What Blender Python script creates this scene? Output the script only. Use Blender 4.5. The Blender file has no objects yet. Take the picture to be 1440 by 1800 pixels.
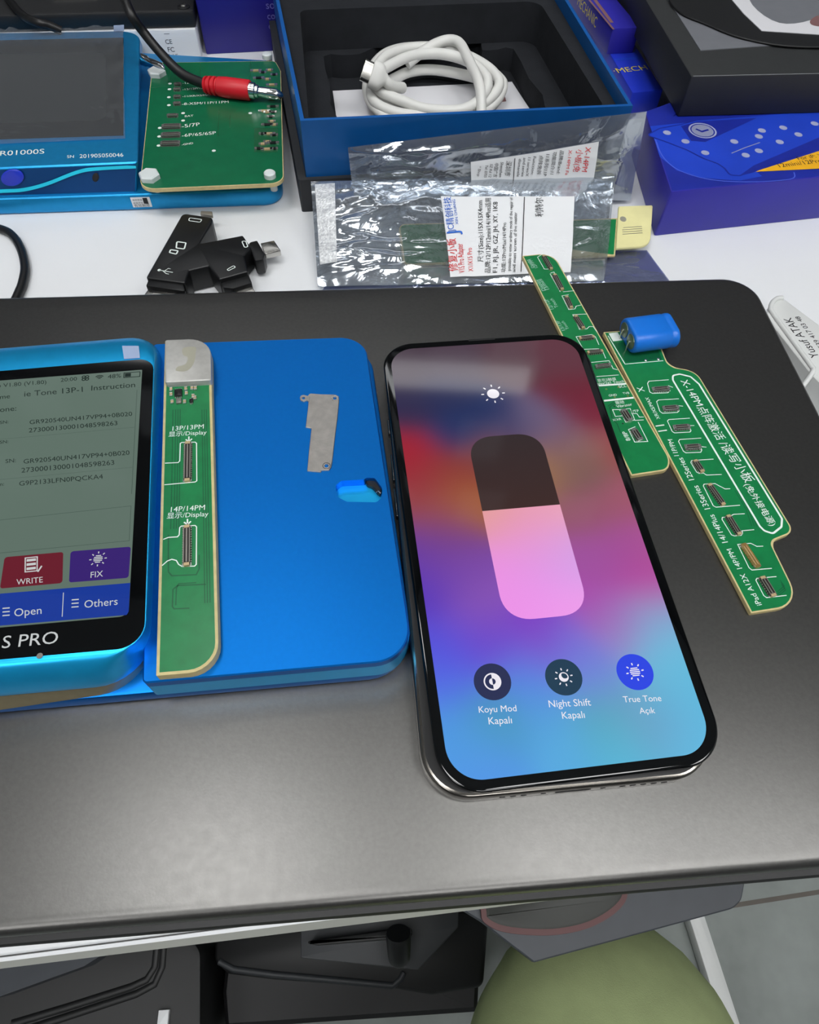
import bpy, math, random
from mathutils import Vector, Matrix, noise
from mathutils.geometry import tessellate_polygon
random.seed(7)
SC = bpy.context.scene
COL = SC.collection
LID_Z = 0.763          # the laptop lid stands this far above the floor; all lengths below are millimetres from it
FLOOR = -763.0
T = -18.0              # table top
PI = math.pi

def lin(c):
    o = []
    for v in c:
        v = v / 255.0
        o.append(v / 12.92 if v <= 0.04045 else ((v + 0.055) / 1.055) ** 2.4)
    return o

# ------------------------------------------------------------------ materials
MATS = {}
def mat(name, rgb, rough=0.5, metal=0.0, spec=0.5, coat=0.0, nz=(60, 0.06), bump=None, emit=None, rnz=0.0, alpha=1.0, aniso=None):
    m = bpy.data.materials.new(name); m.use_nodes = True
    nt = m.node_tree; b = nt.nodes['Principled BSDF']
    tc = nt.nodes.new('ShaderNodeTexCoord')
    c = lin(rgb)
    n = nt.nodes.new('ShaderNodeTexNoise'); n.inputs['Scale'].default_value = nz[0]; n.inputs['Detail'].default_value = 5
    nt.links.new(tc.outputs['Object'], n.inputs['Vector'])
    r = nt.nodes.new('ShaderNodeValToRGB')
    k = nz[1]
    r.color_ramp.elements[0].position = 0.3; r.color_ramp.elements[1].position = 0.7
    r.color_ramp.elements[0].color = [max(0, v * (1 - k)) for v in c] + [1]
    r.color_ramp.elements[1].color = [min(1, v * (1 + k)) for v in c] + [1]
    nt.links.new(n.outputs['Fac'], r.inputs['Fac'])
    nt.links.new(r.outputs['Color'], b.inputs['Base Color'])
    b.inputs['Roughness'].default_value = rough
    b.inputs['Metallic'].default_value = metal
    b.inputs['Specular IOR Level'].default_value = spec
    b.inputs['Coat Weight'].default_value = coat
    b.inputs['Coat Roughness'].default_value = 0.05
    if rnz:
        mr = nt.nodes.new('ShaderNodeMapRange'); mr.inputs['To Min'].default_value = max(0.01, rough - rnz); mr.inputs['To Max'].default_value = min(1, rough + rnz)
        n2 = nt.nodes.new('ShaderNodeTexNoise'); n2.inputs['Scale'].default_value = nz[0] * 0.5; n2.inputs['Detail'].default_value = 4
        nt.links.new(tc.outputs['Object'], n2.inputs['Vector'])
        nt.links.new(n2.outputs['Fac'], mr.inputs['Value']); nt.links.new(mr.outputs['Result'], b.inputs['Roughness'])
    if bump:
        n3 = nt.nodes.new('ShaderNodeTexNoise'); n3.inputs['Scale'].default_value = bump[0]; n3.inputs['Detail'].default_value = 3
        nt.links.new(tc.outputs['Object'], n3.inputs['Vector'])
        bp = nt.nodes.new('ShaderNodeBump'); bp.inputs['Strength'].default_value = bump[1]; bp.inputs['Distance'].default_value = bump[2] if len(bump) > 2 else 0.0002
        nt.links.new(n3.outputs['Fac'], bp.inputs['Height']); nt.links.new(bp.outputs['Normal'], b.inputs['Normal'])
    if emit:
        b.inputs['Emission Color'].default_value = lin(emit[0]) + [1]; b.inputs['Emission Strength'].default_value = emit[1]
    MATS[name] = m
    return m

def film_mat(name, tint, glossfac, rough, gloss=(235, 240, 245), bump=(120, 0.6, 0.0008), haze=0.0):
    m = bpy.data.materials.new(name); m.use_nodes = True
    nt = m.node_tree; nt.nodes.clear()
    out = nt.nodes.new('ShaderNodeOutputMaterial')
    tc = nt.nodes.new('ShaderNodeTexCoord')
    tr = nt.nodes.new('ShaderNodeBsdfTransparent'); tr.inputs['Color'].default_value = lin(tint) + [1]
    gl = nt.nodes.new('ShaderNodeBsdfGlossy'); gl.inputs['Color'].default_value = lin(gloss) + [1]; gl.inputs['Roughness'].default_value = rough
    lw = nt.nodes.new('ShaderNodeLayerWeight'); lw.inputs['Blend'].default_value = 0.35
    mr = nt.nodes.new('ShaderNodeMapRange'); mr.inputs['To Min'].default_value = glossfac; mr.inputs['To Max'].default_value = min(1, glossfac + 0.5)
    nt.links.new(lw.outputs['Fresnel'], mr.inputs['Value'])
    n = nt.nodes.new('ShaderNodeTexNoise'); n.inputs['Scale'].default_value = bump[0]; n.inputs['Detail'].default_value = 3; n.inputs['Distortion'].default_value = 1.2
    nt.links.new(tc.outputs['Object'], n.inputs['Vector'])
    bp = nt.nodes.new('ShaderNodeBump'); bp.inputs['Strength'].default_value = bump[1]; bp.inputs['Distance'].default_value = bump[2]
    nt.links.new(n.outputs['Fac'], bp.inputs['Height'])
    nt.links.new(bp.outputs['Normal'], gl.inputs['Normal']); nt.links.new(bp.outputs['Normal'], lw.inputs['Normal'])
    df = nt.nodes.new('ShaderNodeBsdfDiffuse'); df.inputs['Color'].default_value = lin(gloss) + [1]; g2 = nt.nodes.new('ShaderNodeMixShader'); g2.inputs['Fac'].default_value = haze
    nt.links.new(gl.outputs['BSDF'], g2.inputs[1]); nt.links.new(df.outputs['BSDF'], g2.inputs[2])
    mx = nt.nodes.new('ShaderNodeMixShader')
    nt.links.new(mr.outputs['Result'], mx.inputs['Fac']); nt.links.new(tr.outputs['BSDF'], mx.inputs[1]); nt.links.new(g2.outputs['Shader'], mx.inputs[2])
    nt.links.new(mx.outputs['Shader'], out.inputs['Surface'])
    MATS[name] = m
    return m

def screen_mat(name, strength, rough=0.04, spec=0.5):
    """a lit display: the picture is held in a colour attribute and given off as light, under a glossy cover"""
    m = bpy.data.materials.new(name); m.use_nodes = True
    nt = m.node_tree; b = nt.nodes['Principled BSDF']
    a = nt.nodes.new('ShaderNodeAttribute'); a.attribute_name = 'picture'
    b.inputs['Base Color'].default_value = (0.004, 0.004, 0.004, 1)
    b.inputs['Roughness'].default_value = rough; b.inputs['Specular IOR Level'].default_value = spec
    nt.links.new(a.outputs['Color'], b.inputs['Emission Color']); b.inputs['Emission Strength'].default_value = strength
    MATS[name] = m
    return m

# ------------------------------------------------------------------ mesh building (millimetres)
def area2(p): return sum(p[i][0] * p[(i + 1) % len(p)][1] - p[(i + 1) % len(p)][0] * p[i][1] for i in range(len(p)))
def ccw(p): return list(p) if area2(p) > 0 else list(reversed(p))

def rpoly(pts, r, n=7):
    """polygon with filleted corners; r one radius or one per corner"""
    N = len(pts); rs = r if isinstance(r, (list, tuple)) else [r] * N
    out = []
    for i in range(N):
        P = Vector(pts[i][:2]); A = Vector(pts[i - 1][:2]); B = Vector(pts[(i + 1) % N][:2])
        if rs[i] <= 0: out.append((P.x, P.y)); continue
        a = (A - P); b = (B - P); la, lb = a.length, b.length
        a.normalize(); b.normalize()
        ang = a.angle(b)
        if ang > PI - 0.02: out.append((P.x, P.y)); continue
        d = min(rs[i] / math.tan(ang / 2), la * 0.49, lb * 0.49); rr = d * math.tan(ang / 2)
        bis = (a + b).normalized(); c = P + bis * (rr / math.sin(ang / 2))
        s = P + a * d - c; e = P + b * d - c
        a0 = math.atan2(s.y, s.x); a1 = math.atan2(e.y, e.x); da = a1 - a0
        while da > PI: da -= 2 * PI
        while da < -PI: da += 2 * PI
        for k in range(n + 1):
            t = a0 + da * k / n
            out.append((c.x + rr * math.cos(t), c.y + rr * math.sin(t)))
    return out

def inset(p, d):
    if abs(d) < 1e-9: return list(p)
    N = len(p); out = []
    for i in range(N):
        A = Vector(p[i - 1]); P = Vector(p[i]); B = Vector(p[(i + 1) % N])
        e1 = (P - A); e2 = (B - P)
        if e1.length < 1e-6: e1 = e2
        if e2.length < 1e-6: e2 = e1
        n1 = Vector((-e1.y, e1.x)).normalized(); n2 = Vector((-e2.y, e2.x)).normalized()
        s = n1 + n2
        if s.length < 1e-6: s = n1
        s.normalize(); k = max(0.35, s.dot(n1))
        q = P + s * (d / k); out.append((q.x, q.y))
    return out

def smooth_path(pts, n=8, closed=False):
    P = [Vector(p) for p in pts]; N = len(P); out = []
    rng = range(N) if closed else range(N - 1)
    for i in rng:
        g = lambda k: P[k % N] if closed else P[max(0, min(N - 1, k))]
        p0, p1, p2, p3 = g(i - 1), g(i), g(i + 1), g(i + 2)
        for k in range(n):
            t = k / n
            out.append(0.5 * ((2 * p1) + (p2 - p0) * t + (2 * p0 - 5 * p1 + 4 * p2 - p3) * t * t + (3 * p1 - p0 - 3 * p2 + p3) * t ** 3))
    if not closed: out.append(P[-1].copy())
    return out

def rp_inset(pts, r, d, n=7):
    """inset the straight-sided outline first, then round its corners"""
    r = list(r) if isinstance(r, (list, tuple)) else [r] * len(pts)
    if area2(pts) < 0: pts = list(reversed(pts)); r = list(reversed(r))
    q = inset(pts, d)
    return rpoly(q, [max(k - d, 0.02) if k > 0 else 0 for k in r], n)

def smooth_poly(pts, n=5):
    return [(q.x, q.y) for q in smooth_path([(*p[:2], 0) for p in pts], n, True)]

def circle(c, r, n=24, ry=None, rot=0):
    ry = r if ry is None else ry
    return [(c[0] + r * math.cos(2 * PI * k / n + 0) * math.cos(rot) - ry * math.sin(2 * PI * k / n) * math.sin(rot),
             c[1] + r * math.cos(2 * PI * k / n) * math.sin(rot) + ry * math.sin(2 * PI * k / n) * math.cos(rot)) for k in range(n)]

def rb(z0, z1, b, n=3, b0=None):
    """profile of (inset, height) with rounded edges: b at the top, b0 at the bottom"""
    b0 = b if b0 is None else b0
    pr = []
    for k in range(n + 1):
        t = PI / 2 * k / n
        pr.append((b0 * (1 - math.sin(t)), z0 + b0 * (1 - math.cos(t))))
    for k in range(n + 1):
        t = PI / 2 * k / n
        pr.append((b * (1 - math.cos(t)), z1 - b * (1 - math.sin(t))))
    return pr

class MB:
    def __init__(s): s.v = []; s.f = []; s.fm = []; s.mats = []; s.c = {}; s.plane = set()
    def mi(s, m):
        m = MATS[m]
        if m not in s.mats: s.mats.append(m)
        return s.mats.index(m)
    def face(s, idx, m): s.f.append(tuple(idx)); s.fm.append(s.mi(m))
    def add(s, pts):
        i = len(s.v); s.v.extend([Vector(p) for p in pts]); return list(range(i, i + len(pts)))
    def rings(s, rings, m, cap0=True, cap1=True, topm=None, closed=True):
        R = [s.add(r) for r in rings]; n = len(R[0])
        for a, b in zip(R, R[1:]):
            for k in range(n if closed else n - 1):
                s.face((a[k], a[(k + 1) % n], b[(k + 1) % n], b[k]), m)
        if cap0: s.plane.add(len(s.f)); s.face(list(reversed(R[0])), m)
        if cap1: s.plane.add(len(s.f)); s.face(R[-1], topm or m)
        return R
    def prism(s, pts, prof, m, topm=None, cap0=True, cap1=True):
        p = ccw(pts)
        if isinstance(prof, tuple): prof = [(0, prof[0]), (0, prof[1])]
        return s.rings([[(x, y, z) for x, y in inset(p, d)] for d, z in prof], m, cap0, cap1, topm)
    def prism2(s, raw, radii, prof, m, topm=None, cap0=True, cap1=True):
        """prism over a straight-sided outline whose corners are rounded after each inset"""
        return s.rings([[(x, y, z) for x, y in rp_inset(raw, radii, d)] for d, z in prof], m, cap0, cap1, topm)
    def holed(s, pts, holes, z0, z1, m, topm=None, b=0.0):
        """plate with holes through it"""
        p = ccw(pts); loops = [p] + [ccw(h) for h in holes]
        prof = [(0, z0), (0, z1 - b), (b, z1)] if b else [(0, z0), (0, z1)]
        R = s.prism(p, prof, m, cap0=False, cap1=False)
        tops = [R[-1]]; bots = [R[0]]
        for h in loops[1:]:
            a = s.add([(x, y, z0) for x, y in h]); t = s.add([(x, y, z1) for x, y in h]); n = len(a)
            for k in range(n): s.face((a[(k + 1) % n], a[k], t[k], t[(k + 1) % n]), m)
            tops.append(t); bots.append(a)
        for L, up in ((tops, True), (bots, False)):
            flat = [i for l in L for i in l]
            tris = tessellate_polygon([[Vector((s.v[i].x, s.v[i].y, 0)) for i in l] for l in L])
            for t in tris:
                q = [flat[k] for k in t]
                A, B, Cc = (s.v[k] for k in q)
                if ((B - A).cross(Cc - A).z > 0) != up: q.reverse()
                s.plane.add(len(s.f)); s.face(q, (topm or m) if up else m)
    def box(s, c, size, m, yaw=0.0, b=0.0, topm=None):
        """box standing on c (bottom centre)"""
        hx, hy = size[0] / 2, size[1] / 2; cs, sn = math.cos(yaw), math.sin(yaw)
        p = [(c[0] + x * cs - y * sn, c[1] + x * sn + y * cs) for x, y in ((-hx, -hy), (hx, -hy), (hx, hy), (-hx, hy))]
        if b: p = rpoly(p, b, 3)
        s.prism(p, rb(c[2], c[2] + size[2], b, 2) if b else (c[2], c[2] + size[2]), m, topm)
    def bar(s, A, B, w, z0, z1, m, b=0.0, topm=None):
        A = Vector(A[:2]); B = Vector(B[:2]); d = B - A
        s.box(((A.x + B.x) / 2, (A.y + B.y) / 2, z0), (d.length, w, z1 - z0), m, math.atan2(d.y, d.x), b, topm)
    def flat(s, pts, z, m, zf=None):
        p = ccw(pts)
        i = s.add([(x, y, (zf(x, y) if zf else 0) + z) for x, y in p]); s.plane.add(len(s.f)); s.face(i, m)
    def ribbon(s, path, w, z, m, closed=False, zf=None):
        P = [Vector(p[:2]) for p in path]; N = len(P); L = []; Rr = []
        for i in range(N):
            a = P[i - 1] if (i > 0 or closed) else P[i]; b = P[(i + 1) % N] if (i < N - 1 or closed) else P[i]
            d1 = (P[i] - a); d2 = (b - P[i])
            if d1.length < 1e-6: d1 = d2
            if d2.length < 1e-6: d2 = d1
            d = (d1.normalized() + d2.normalized())
            if d.length < 1e-6: d = d1
            d.normalize(); k = max(0.5, d.dot(d1.normalized())); nn = Vector((-d.y, d.x)) * (w / 2 / k)
            L.append(P[i] + nn); Rr.append(P[i] - nn)
        zz = lambda q: z + (zf(q.x, q.y) if zf else 0)
        a = s.add([(q.x, q.y, zz(q)) for q in L]); b = s.add([(q.x, q.y, zz(q)) for q in Rr])
        for i in range(N if closed else N - 1):
            j = (i + 1) % N
            s.face((b[i], b[j], a[j], a[i]), m)
    def tube(s, path, r, m, n=10, closed=False, caps=True):
        P = [Vector(p) for p in path]; N = len(P)
        rad = r if isinstance(r, (list, tuple)) else [r] * N
        up = None; rings = []
        for i in range(N):
            a = P[i - 1] if (i > 0 or closed) else P[i]; b = P[(i + 1) % N] if (i < N - 1 or closed) else P[i]
            t = (b - a).normalized()
            if up is None:
                up = Vector((0, 0, 1)) if abs(t.z) < 0.9 else Vector((1, 0, 0))
            up = (up - t * up.dot(t)).normalized(); sd = t.cross(up)
            rings.append([P[i] + (sd * math.cos(2 * PI * k / n) + up * math.sin(2 * PI * k / n)) * rad[i] for k in range(n)])
        if closed: rings.append(rings[0])
        s.rings(rings, m, caps and not closed, caps and not closed)
    def lathe(s, A, B, prof, m, n=20):
        """solid of revolution along A->B; prof (t along, radius)"""
        A = Vector(A); B = Vector(B); d = B - A; t = d.normalized()
        u = t.cross(Vector((0, 0, 1)))
        if u.length < 1e-4: u = Vector((1, 0, 0))
        u.normalize(); w = u.cross(t)
        mm = m if isinstance(m, list) else [m] * (len(prof) - 1)
        rings = [[A + d * q + (u * math.cos(2 * PI * k / n) + w * math.sin(2 * PI * k / n)) * max(r, 1e-3) for k in range(n)] for q, r in prof]
        R = [s.add(r) for r in rings]
        for a, b, ma in zip(R, R[1:], mm):
            for k in range(n): s.face((a[k], b[k], b[(k + 1) % n], a[(k + 1) % n]), ma)
        s.face(R[0], mm[0]); s.face(list(reversed(R[-1])), mm[-1])
    def text(s, txt, A, B, z, m, hs=1.0, zf=None, bold=0.0, shear=0.0, up=None):
        """lettering lying on a level face, its baseline running from A to B"""
        A = Vector(A[:2]); B = Vector(B[:2]); d = B - A; L = d.length; u = d / L; v = Vector((-u.y, u.x)) if up is None else Vector(up).normalized()
        V, F, w = glyphs(txt, bold, shear)
        k = L / w
        i0 = len(s.v)
        for x, y in V:
            q = A + u * (x * k) + v * (y * k * hs)
            s.v.append(Vector((q.x, q.y, z + (zf(q.x, q.y) if zf else 0))))
        for f in F: s.face([i0 + j for j in f], m)
    def text3(s, txt, O, u, v, width, m, hs=1.0, bold=0.0):
        """lettering on any flat face: origin O, unit baseline u, unit upward v"""
        V, F, w = glyphs(txt, bold, 0.0); k = width / w; O = Vector(O); u = Vector(u); v = Vector(v)
        i0 = len(s.v)
        for x, y in V: s.v.append(O + u * (x * k) + v * (y * k * hs))
        for f in F: s.face([i0 + j for j in f], m)
    def build(s, name, parent=None, smooth=35, root=None):
        me = bpy.data.meshes.new(name)
        base = Vector(root) if root is not None else (Vector(parent['base']) if parent is not None else None)
        if base is None:
            lo = Vector((min(v.x for v in s.v), min(v.y for v in s.v), min(v.z for v in s.v))); hi = Vector((max(v.x for v in s.v), max(v.y for v in s.v), 0))
            base = Vector(((lo.x + hi.x) / 2, (lo.y + hi.y) / 2, lo.z))
        me.from_pydata([((v - base) * 0.001)[:] for v in s.v], [], s.f)
        for m in s.mats: me.materials.append(m)
        for n_, (p, k) in enumerate(zip(me.polygons, s.fm)): p.material_index = k; p.use_smooth = n_ not in s.plane
        if s.c:
            at = me.color_attributes.new('picture', 'FLOAT_COLOR', 'POINT')
            for i in range(len(s.v)): at.data[i].color = list(s.c.get(i, (0, 0, 0))) + [1]
        me.update()
        me.set_sharp_from_angle(angle=math.radians(smooth))
        o = bpy.data.objects.new(name, me); COL.objects.link(o)
        if parent is not None: o.parent = parent
        else: o.location = base * 0.001 + Vector((0, 0, LID_Z))
        o_base[o.name] = base
        return o

o_base = {}
_g = {}
def glyphs(txt, bold, shear):
    key = (txt, bold, shear)
    if key in _g: return _g[key]
    cu = bpy.data.curves.new('t', 'FONT'); cu.body = txt; cu.size = 1.0; cu.resolution_u = 3; cu.offset = 0.0; cu.shear = shear
    o = bpy.data.objects.new('t', cu); COL.objects.link(o)
    dg = bpy.context.evaluated_depsgraph_get(); dg.update()
    me = o.evaluated_get(dg).to_mesh()
    V = [(v.co.x, v.co.y) for v in me.vertices]; F = [tuple(p.vertices) for p in me.polygons]
    Fo = []
    for f in F:
        a = sum(V[f[i]][0] * V[f[(i + 1) % len(f)]][1] - V[f[(i + 1) % len(f)]][0] * V[f[i]][1] for i in range(len(f)))
        Fo.append(f if a > 0 else tuple(reversed(f)))
    x0 = min(v[0] for v in V); x1 = max(v[0] for v in V)
    V = [(x - x0, y) for x, y in V]
    bpy.data.objects.remove(o); bpy.data.curves.remove(cu)
    _g[key] = (V, Fo, x1 - x0)
    return _g[key]

def tag(o, label, cat, group=None, kind=None):
    if label: o['label'] = label
    if cat: o['category'] = cat
    if group: o['group'] = group
    if kind: o['kind'] = kind
    return o
def thing(name, label, cat, base, group=None):
    o = bpy.data.objects.new(name, None); COL.objects.link(o)
    o.empty_display_size = 0.02
    o.location = Vector(base) * 0.001 + Vector((0, 0, LID_Z)); o['base'] = tuple(float(v) for v in base)
    return tag(o, label, cat, group)
def struct(mb, name):
    o = mb.build(name); o['kind'] = 'structure'; return o

# ------------------------------------------------------------------ palette
mat('white_laminate', (226, 228, 230), 0.42, nz=(25, 0.015), bump=(900, 0.05))
mat('laminate_edge', (200, 200, 194), 0.5, nz=(30, 0.04))
mat('seam_dark', (70, 70, 70), 0.7)
mat('lid_grey', (99, 98, 96), 0.35, metal=0.9, nz=(900, 0.06), bump=(1800, 0.10, 0.00012), rnz=0.04)
mat('laptop_dark', (22, 22, 23), 0.5, nz=(200, 0.1))
mat('tester_blue', (17, 122, 214), 0.42, metal=0.92, nz=(900, 0.02), bump=(2500, 0.03))
mat('tester_teal', (26, 146, 206), 0.36, metal=0.6, nz=(300, 0.04))
mat('tester_blue_bright', (30, 184, 250), 0.34, metal=0.7, nz=(200, 0.04))
mat('tester_cyan', (30, 205, 235), 0.35, metal=0.2)
mat('tester_deep', (8, 70, 130), 0.4, metal=0.5)
mat('champagne', (150, 140, 112), 0.42, metal=0.55, nz=(400, 0.05))
mat('glass_black', (6, 7, 8), 0.05, spec=0.55, nz=(30, 0.1))
mat('gloss_black', (9, 10, 11), 0.16, spec=0.5)
mat('satin_black', (16, 17, 18), 0.38, nz=(150, 0.1))
mat('soft_black', (20, 21, 23), 0.55, nz=(150, 0.12), bump=(900, 0.1))
mat('pcb_green', (16, 120, 66), 0.3, spec=0.5, nz=(260, 0.10))
mat('pcb_dark', (12, 88, 52), 0.35, nz=(260, 0.08))
mat('pcb_back_green', (12, 100, 64), 0.25, spec=0.5, nz=(120, 0.08))
mat('pcb_edge', (202, 186, 134), 0.6, nz=(400, 0.10))
mat('silk', (226, 236, 230), 0.55, nz=(50, 0.02))
mat('silk_dim', (160, 200, 182), 0.55)
mat('solder', (205, 205, 200), 0.25, metal=0.9)
mat('chip_black', (14, 14, 15), 0.35)
mat('contact_black', (30, 27, 24), 0.4)
mat('contact_tan', (196, 172, 132), 0.45, metal=0.3)
mat('contact_gold', (205, 170, 105), 0.3, metal=0.8)
mat('contact_grey', (150, 146, 138), 0.35, metal=0.6)
mat('shield_metal', (186, 185, 180), 0.45, metal=0.35, nz=(500, 0.07), bump=(700, 0.12))
mat('shield_stain', (182, 180, 162), 0.45, metal=0.55)
mat('bracket_steel', (176, 172, 166), 0.4, metal=0.8, nz=(420, 0.12), bump=(900, 0.25))
mat('chrome', (235, 235, 232), 0.12, metal=1.0)
mat('nickel', (190, 188, 182), 0.25, metal=1.0, nz=(80, 0.05))
mat('phone_steel', (124, 120, 114), 0.16, metal=0.95)
mat('phone_adhesive', (24, 24, 25), 0.3, metal=0.2)
mat('cap_blue', (18, 112, 214), 0.36, spec=0.5, nz=(60, 0.04), bump=(120, 0.2))
mat('cap_end', (120, 132, 120), 0.3, metal=0.7)
mat('nylon', (215, 222, 222), 0.4)
mat('cable_white', (222, 222, 218), 0.42, nz=(60, 0.03))
mat('cable_black', (14, 14, 15), 0.42)
mat('plug_red', (205, 22, 38), 0.42, nz=(80, 0.05))
mat('foam', (36, 38, 42), 0.9, spec=0.2, nz=(120, 0.12), bump=(1200, 0.4))
mat('box_blue', (8, 84, 150), 0.36, metal=0.15, spec=0.5, nz=(120, 0.06))
mat('box_blue_edge', (10, 86, 160), 0.4)
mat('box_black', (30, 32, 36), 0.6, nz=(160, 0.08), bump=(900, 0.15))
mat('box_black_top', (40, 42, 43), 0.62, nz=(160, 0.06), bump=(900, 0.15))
mat('paper_crease', (150, 152, 155), 0.7)
mat('box_purple', (44, 40, 158), 0.4, spec=0.5, nz=(40, 0.05))
mat('box_purple_dark', (34, 26, 128), 0.42, nz=(40, 0.05))
mat('box_purple_top', (34, 56, 196), 0.36, nz=(30, 0.06))
mat('print_blue_deep', (24, 40, 150), 0.38, nz=(60, 0.12))
mat('print_blue_mid', (30, 66, 196), 0.38, nz=(40, 0.08))
mat('print_blue_line', (78, 100, 214), 0.4)
mat('print_grey', (140, 146, 176), 0.4)
mat('print_white', (160, 166, 200), 0.4)
mat('print_yellow', (240, 178, 30), 0.45)
mat('print_gold', (222, 204, 60), 0.4)
mat('print_copper', (150, 110, 110), 0.4, metal=0.3)
mat('ink_black', (22, 22, 24), 0.6)
mat('ink_red', (208, 40, 44), 0.6)
mat('ink_blue', (28, 100, 200), 0.6)
mat('ink_lilac', (120, 116, 190), 0.5)
mat('label_white', (226, 228, 230), 0.55, nz=(40, 0.015))
mat('card_grey', (112, 114, 120), 0.5, nz=(120, 0.05))
mat('card_cream', (226, 220, 160), 0.5, nz=(120, 0.05))
mat('paper_white', (214, 214, 218), 0.6, nz=(20, 0.03))
mat('holder_white', (214, 216, 214), 0.36, nz=(40, 0.015))
mat('olive_cloth', (152, 164, 118), 0.85, spec=0.2, nz=(60, 0.07), bump=(1800, 0.5))
mat('shoe_dark', (30, 30, 32), 0.7)
mat('board_grey', (54, 58, 64), 0.5, nz=(90, 0.06))
mat('dish_olive', (42, 44, 40), 0.55, nz=(60, 0.1))
mat('dish_red', (84, 48, 48), 0.55)
mat('crate_black', (13, 14, 15), 0.55, nz=(60, 0.1))
mat('crate_grey', (40, 43, 46), 0.55, nz=(60, 0.08))
mat('floor_tile', (132, 138, 135), 0.6, nz=(14, 0.22), bump=(60, 0.1))
mat('floor_seam', (98, 92, 86), 0.7)
mat('wall_paint', (196, 200, 204), 0.8, nz=(4, 0.02))
mat('wall_dark', (40, 43, 48), 0.7, nz=(4, 0.05))
mat('panel_pale', (150, 153, 158), 0.6)
mat('ceiling_paint', (214, 216, 218), 0.85)
mat('lamp_glow', (255, 255, 255), 0.5, emit=((252, 252, 252), 13.0))
mat('lamp_soft', (255, 255, 255), 0.5, emit=((250, 252, 255), 3.2))
mat('wall_shade', (92, 94, 98), 0.8, nz=(4, 0.04))
mat('lamp_frame', (210, 210, 210), 0.5)
mat('tape_clear', (150, 168, 200), 0.25, spec=0.5)
film_mat('bag_film', (218, 224, 230), 0.40, 0.12, bump=(60, 0.45, 0.0016), haze=0.13)
mat('bag_seal', (225, 228, 232), 0.3, metal=0.35, nz=(900, 0.3), bump=(1400, 0.8, 0.0006))
film_mat('bag_film_blue', (160, 168, 198), 0.30, 0.1, gloss=(205, 212, 236), bump=(70, 0.5, 0.0014), haze=0.3)
film_mat('clear_film', (240, 243, 246), 0.09, 0.06, bump=(40, 0.3, 0.002), haze=0.45)  # haze greys this film in place of the ceiling's reflection
film_mat('clear_plastic', (222, 226, 232), 0.12, 0.12, bump=(60, 0.3, 0.001))
screen_mat('phone_picture', 1.0, 0.07, 0.42)
screen_mat('tester_picture', 1.0, 0.10, 0.5)
def glow(name, rgb, k=1.0): mat(name, (8, 8, 8), 0.05, emit=(rgb, k), nz=(10, 0.0))
glow('pix_white', (236, 232, 240)); glow('pix_disc', (42, 48, 84)); glow('pix_disc_teal', (34, 62, 84)); glow('pix_blue', (46, 70, 226))
glow('lcd_ink', (30, 42, 38)); glow('lcd_white', (196, 200, 200)); glow('lcd_maroon', (104, 30, 44)); glow('lcd_purple', (56, 34, 112)); glow('lcd_blue', (24, 56, 150)); glow('lcd_line', (62, 80, 72))

# ------------------------------------------------------------------ the room
mb = MB(); mb.box((0, -900, FLOOR - 20), (4400, 3500, 20), 'floor_tile')
for a in ([(400.05,43.46),(529.58,66.48)],): mb.ribbon([a[0], (a[1][0] + 6 * (a[1][0] - a[0][0]), a[1][1] + 6 * (a[1][1] - a[0][1]))], 5, FLOOR + 0.4, 'floor_seam')
struct(mb, 'floor')
mb = MB(); mb.box((0, -900, 1740), (4400, 3500, 30), 'ceiling_paint'); struct(mb, 'ceiling')
mb = MB(); mb.box((0, 830, FLOOR), (4400, 40, 2503), 'wall_dark')
for r in range(4):
    for q in range(9):
        w = 70 + 40 * ((q * 7 + r * 5) % 4) / 3; h = 95 + 50 * ((q * 3 + r * 11) % 5) / 4
        mb.box((-900 + q * 205 + 30 * (r % 2), 803, 330 + r * 230), (w, 14, h), 'panel_pale')
struct(mb, 'wall_back')
mb = MB(); mb.box((-2220, -900, FLOOR), (40, 3500, 2503), 'wall_paint'); struct(mb, 'wall_left')
mb = MB(); mb.box((2220, -900, FLOOR), (40, 3500, 2503), 'wall_paint'); struct(mb, 'wall_right')
mb = MB(); mb.box((0, -2670, FLOOR), (4400, 40, 2503), 'wall_shade'); struct(mb, 'wall_front')
t = thing('added_wall_lamp', 'long slim white lamp added on the back wall for its reflections', 'lamp', (-250, 795, 640))  # unseen lamp, added for streaks on the bags and a gleam in the phone
mb = MB(); mb.box((-250, 802, 630), (900, 16, 90), 'lamp_frame', 0, 3); mb.build('frame', t)
mb = MB(); mb.box((-250, 790, 650), (870, 14, 52), 'lamp_soft', 0, 3); mb.build('diffuser', t)
LAMPS = [(-380, -260, 500, 500), (580, -260, 500, 500), (1350, -260, 500, 500), (-420, 660, 360, 160), (420, -1450, 560, 560), (-1050, -1450, 560, 560)]  # the oblong one by the back wall is added to streak the foil bags
for x, y, w, h in LAMPS:
    t = thing('ceiling_lamp', 'square white LED ceiling lamp', 'lamp', (x, y, 1722), 'square ceiling lamps')
    mb = MB(); mb.holed([(x - w / 2 - 15, y - h / 2 - 15), (x + w / 2 + 15, y - h / 2 - 15), (x + w / 2 + 15, y + h / 2 + 15), (x - w / 2 - 15, y + h / 2 + 15)],
                        [[(x - w / 2, y - h / 2), (x + w / 2, y - h / 2), (x + w / 2, y + h / 2), (x - w / 2, y + h / 2)]], 1722, 1740, 'lamp_frame'); mb.build('frame', t)
    mb = MB(); mb.box((x, y, 1726), (w, h, 12), 'lamp_glow'); mb.build('diffuser', t)

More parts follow.
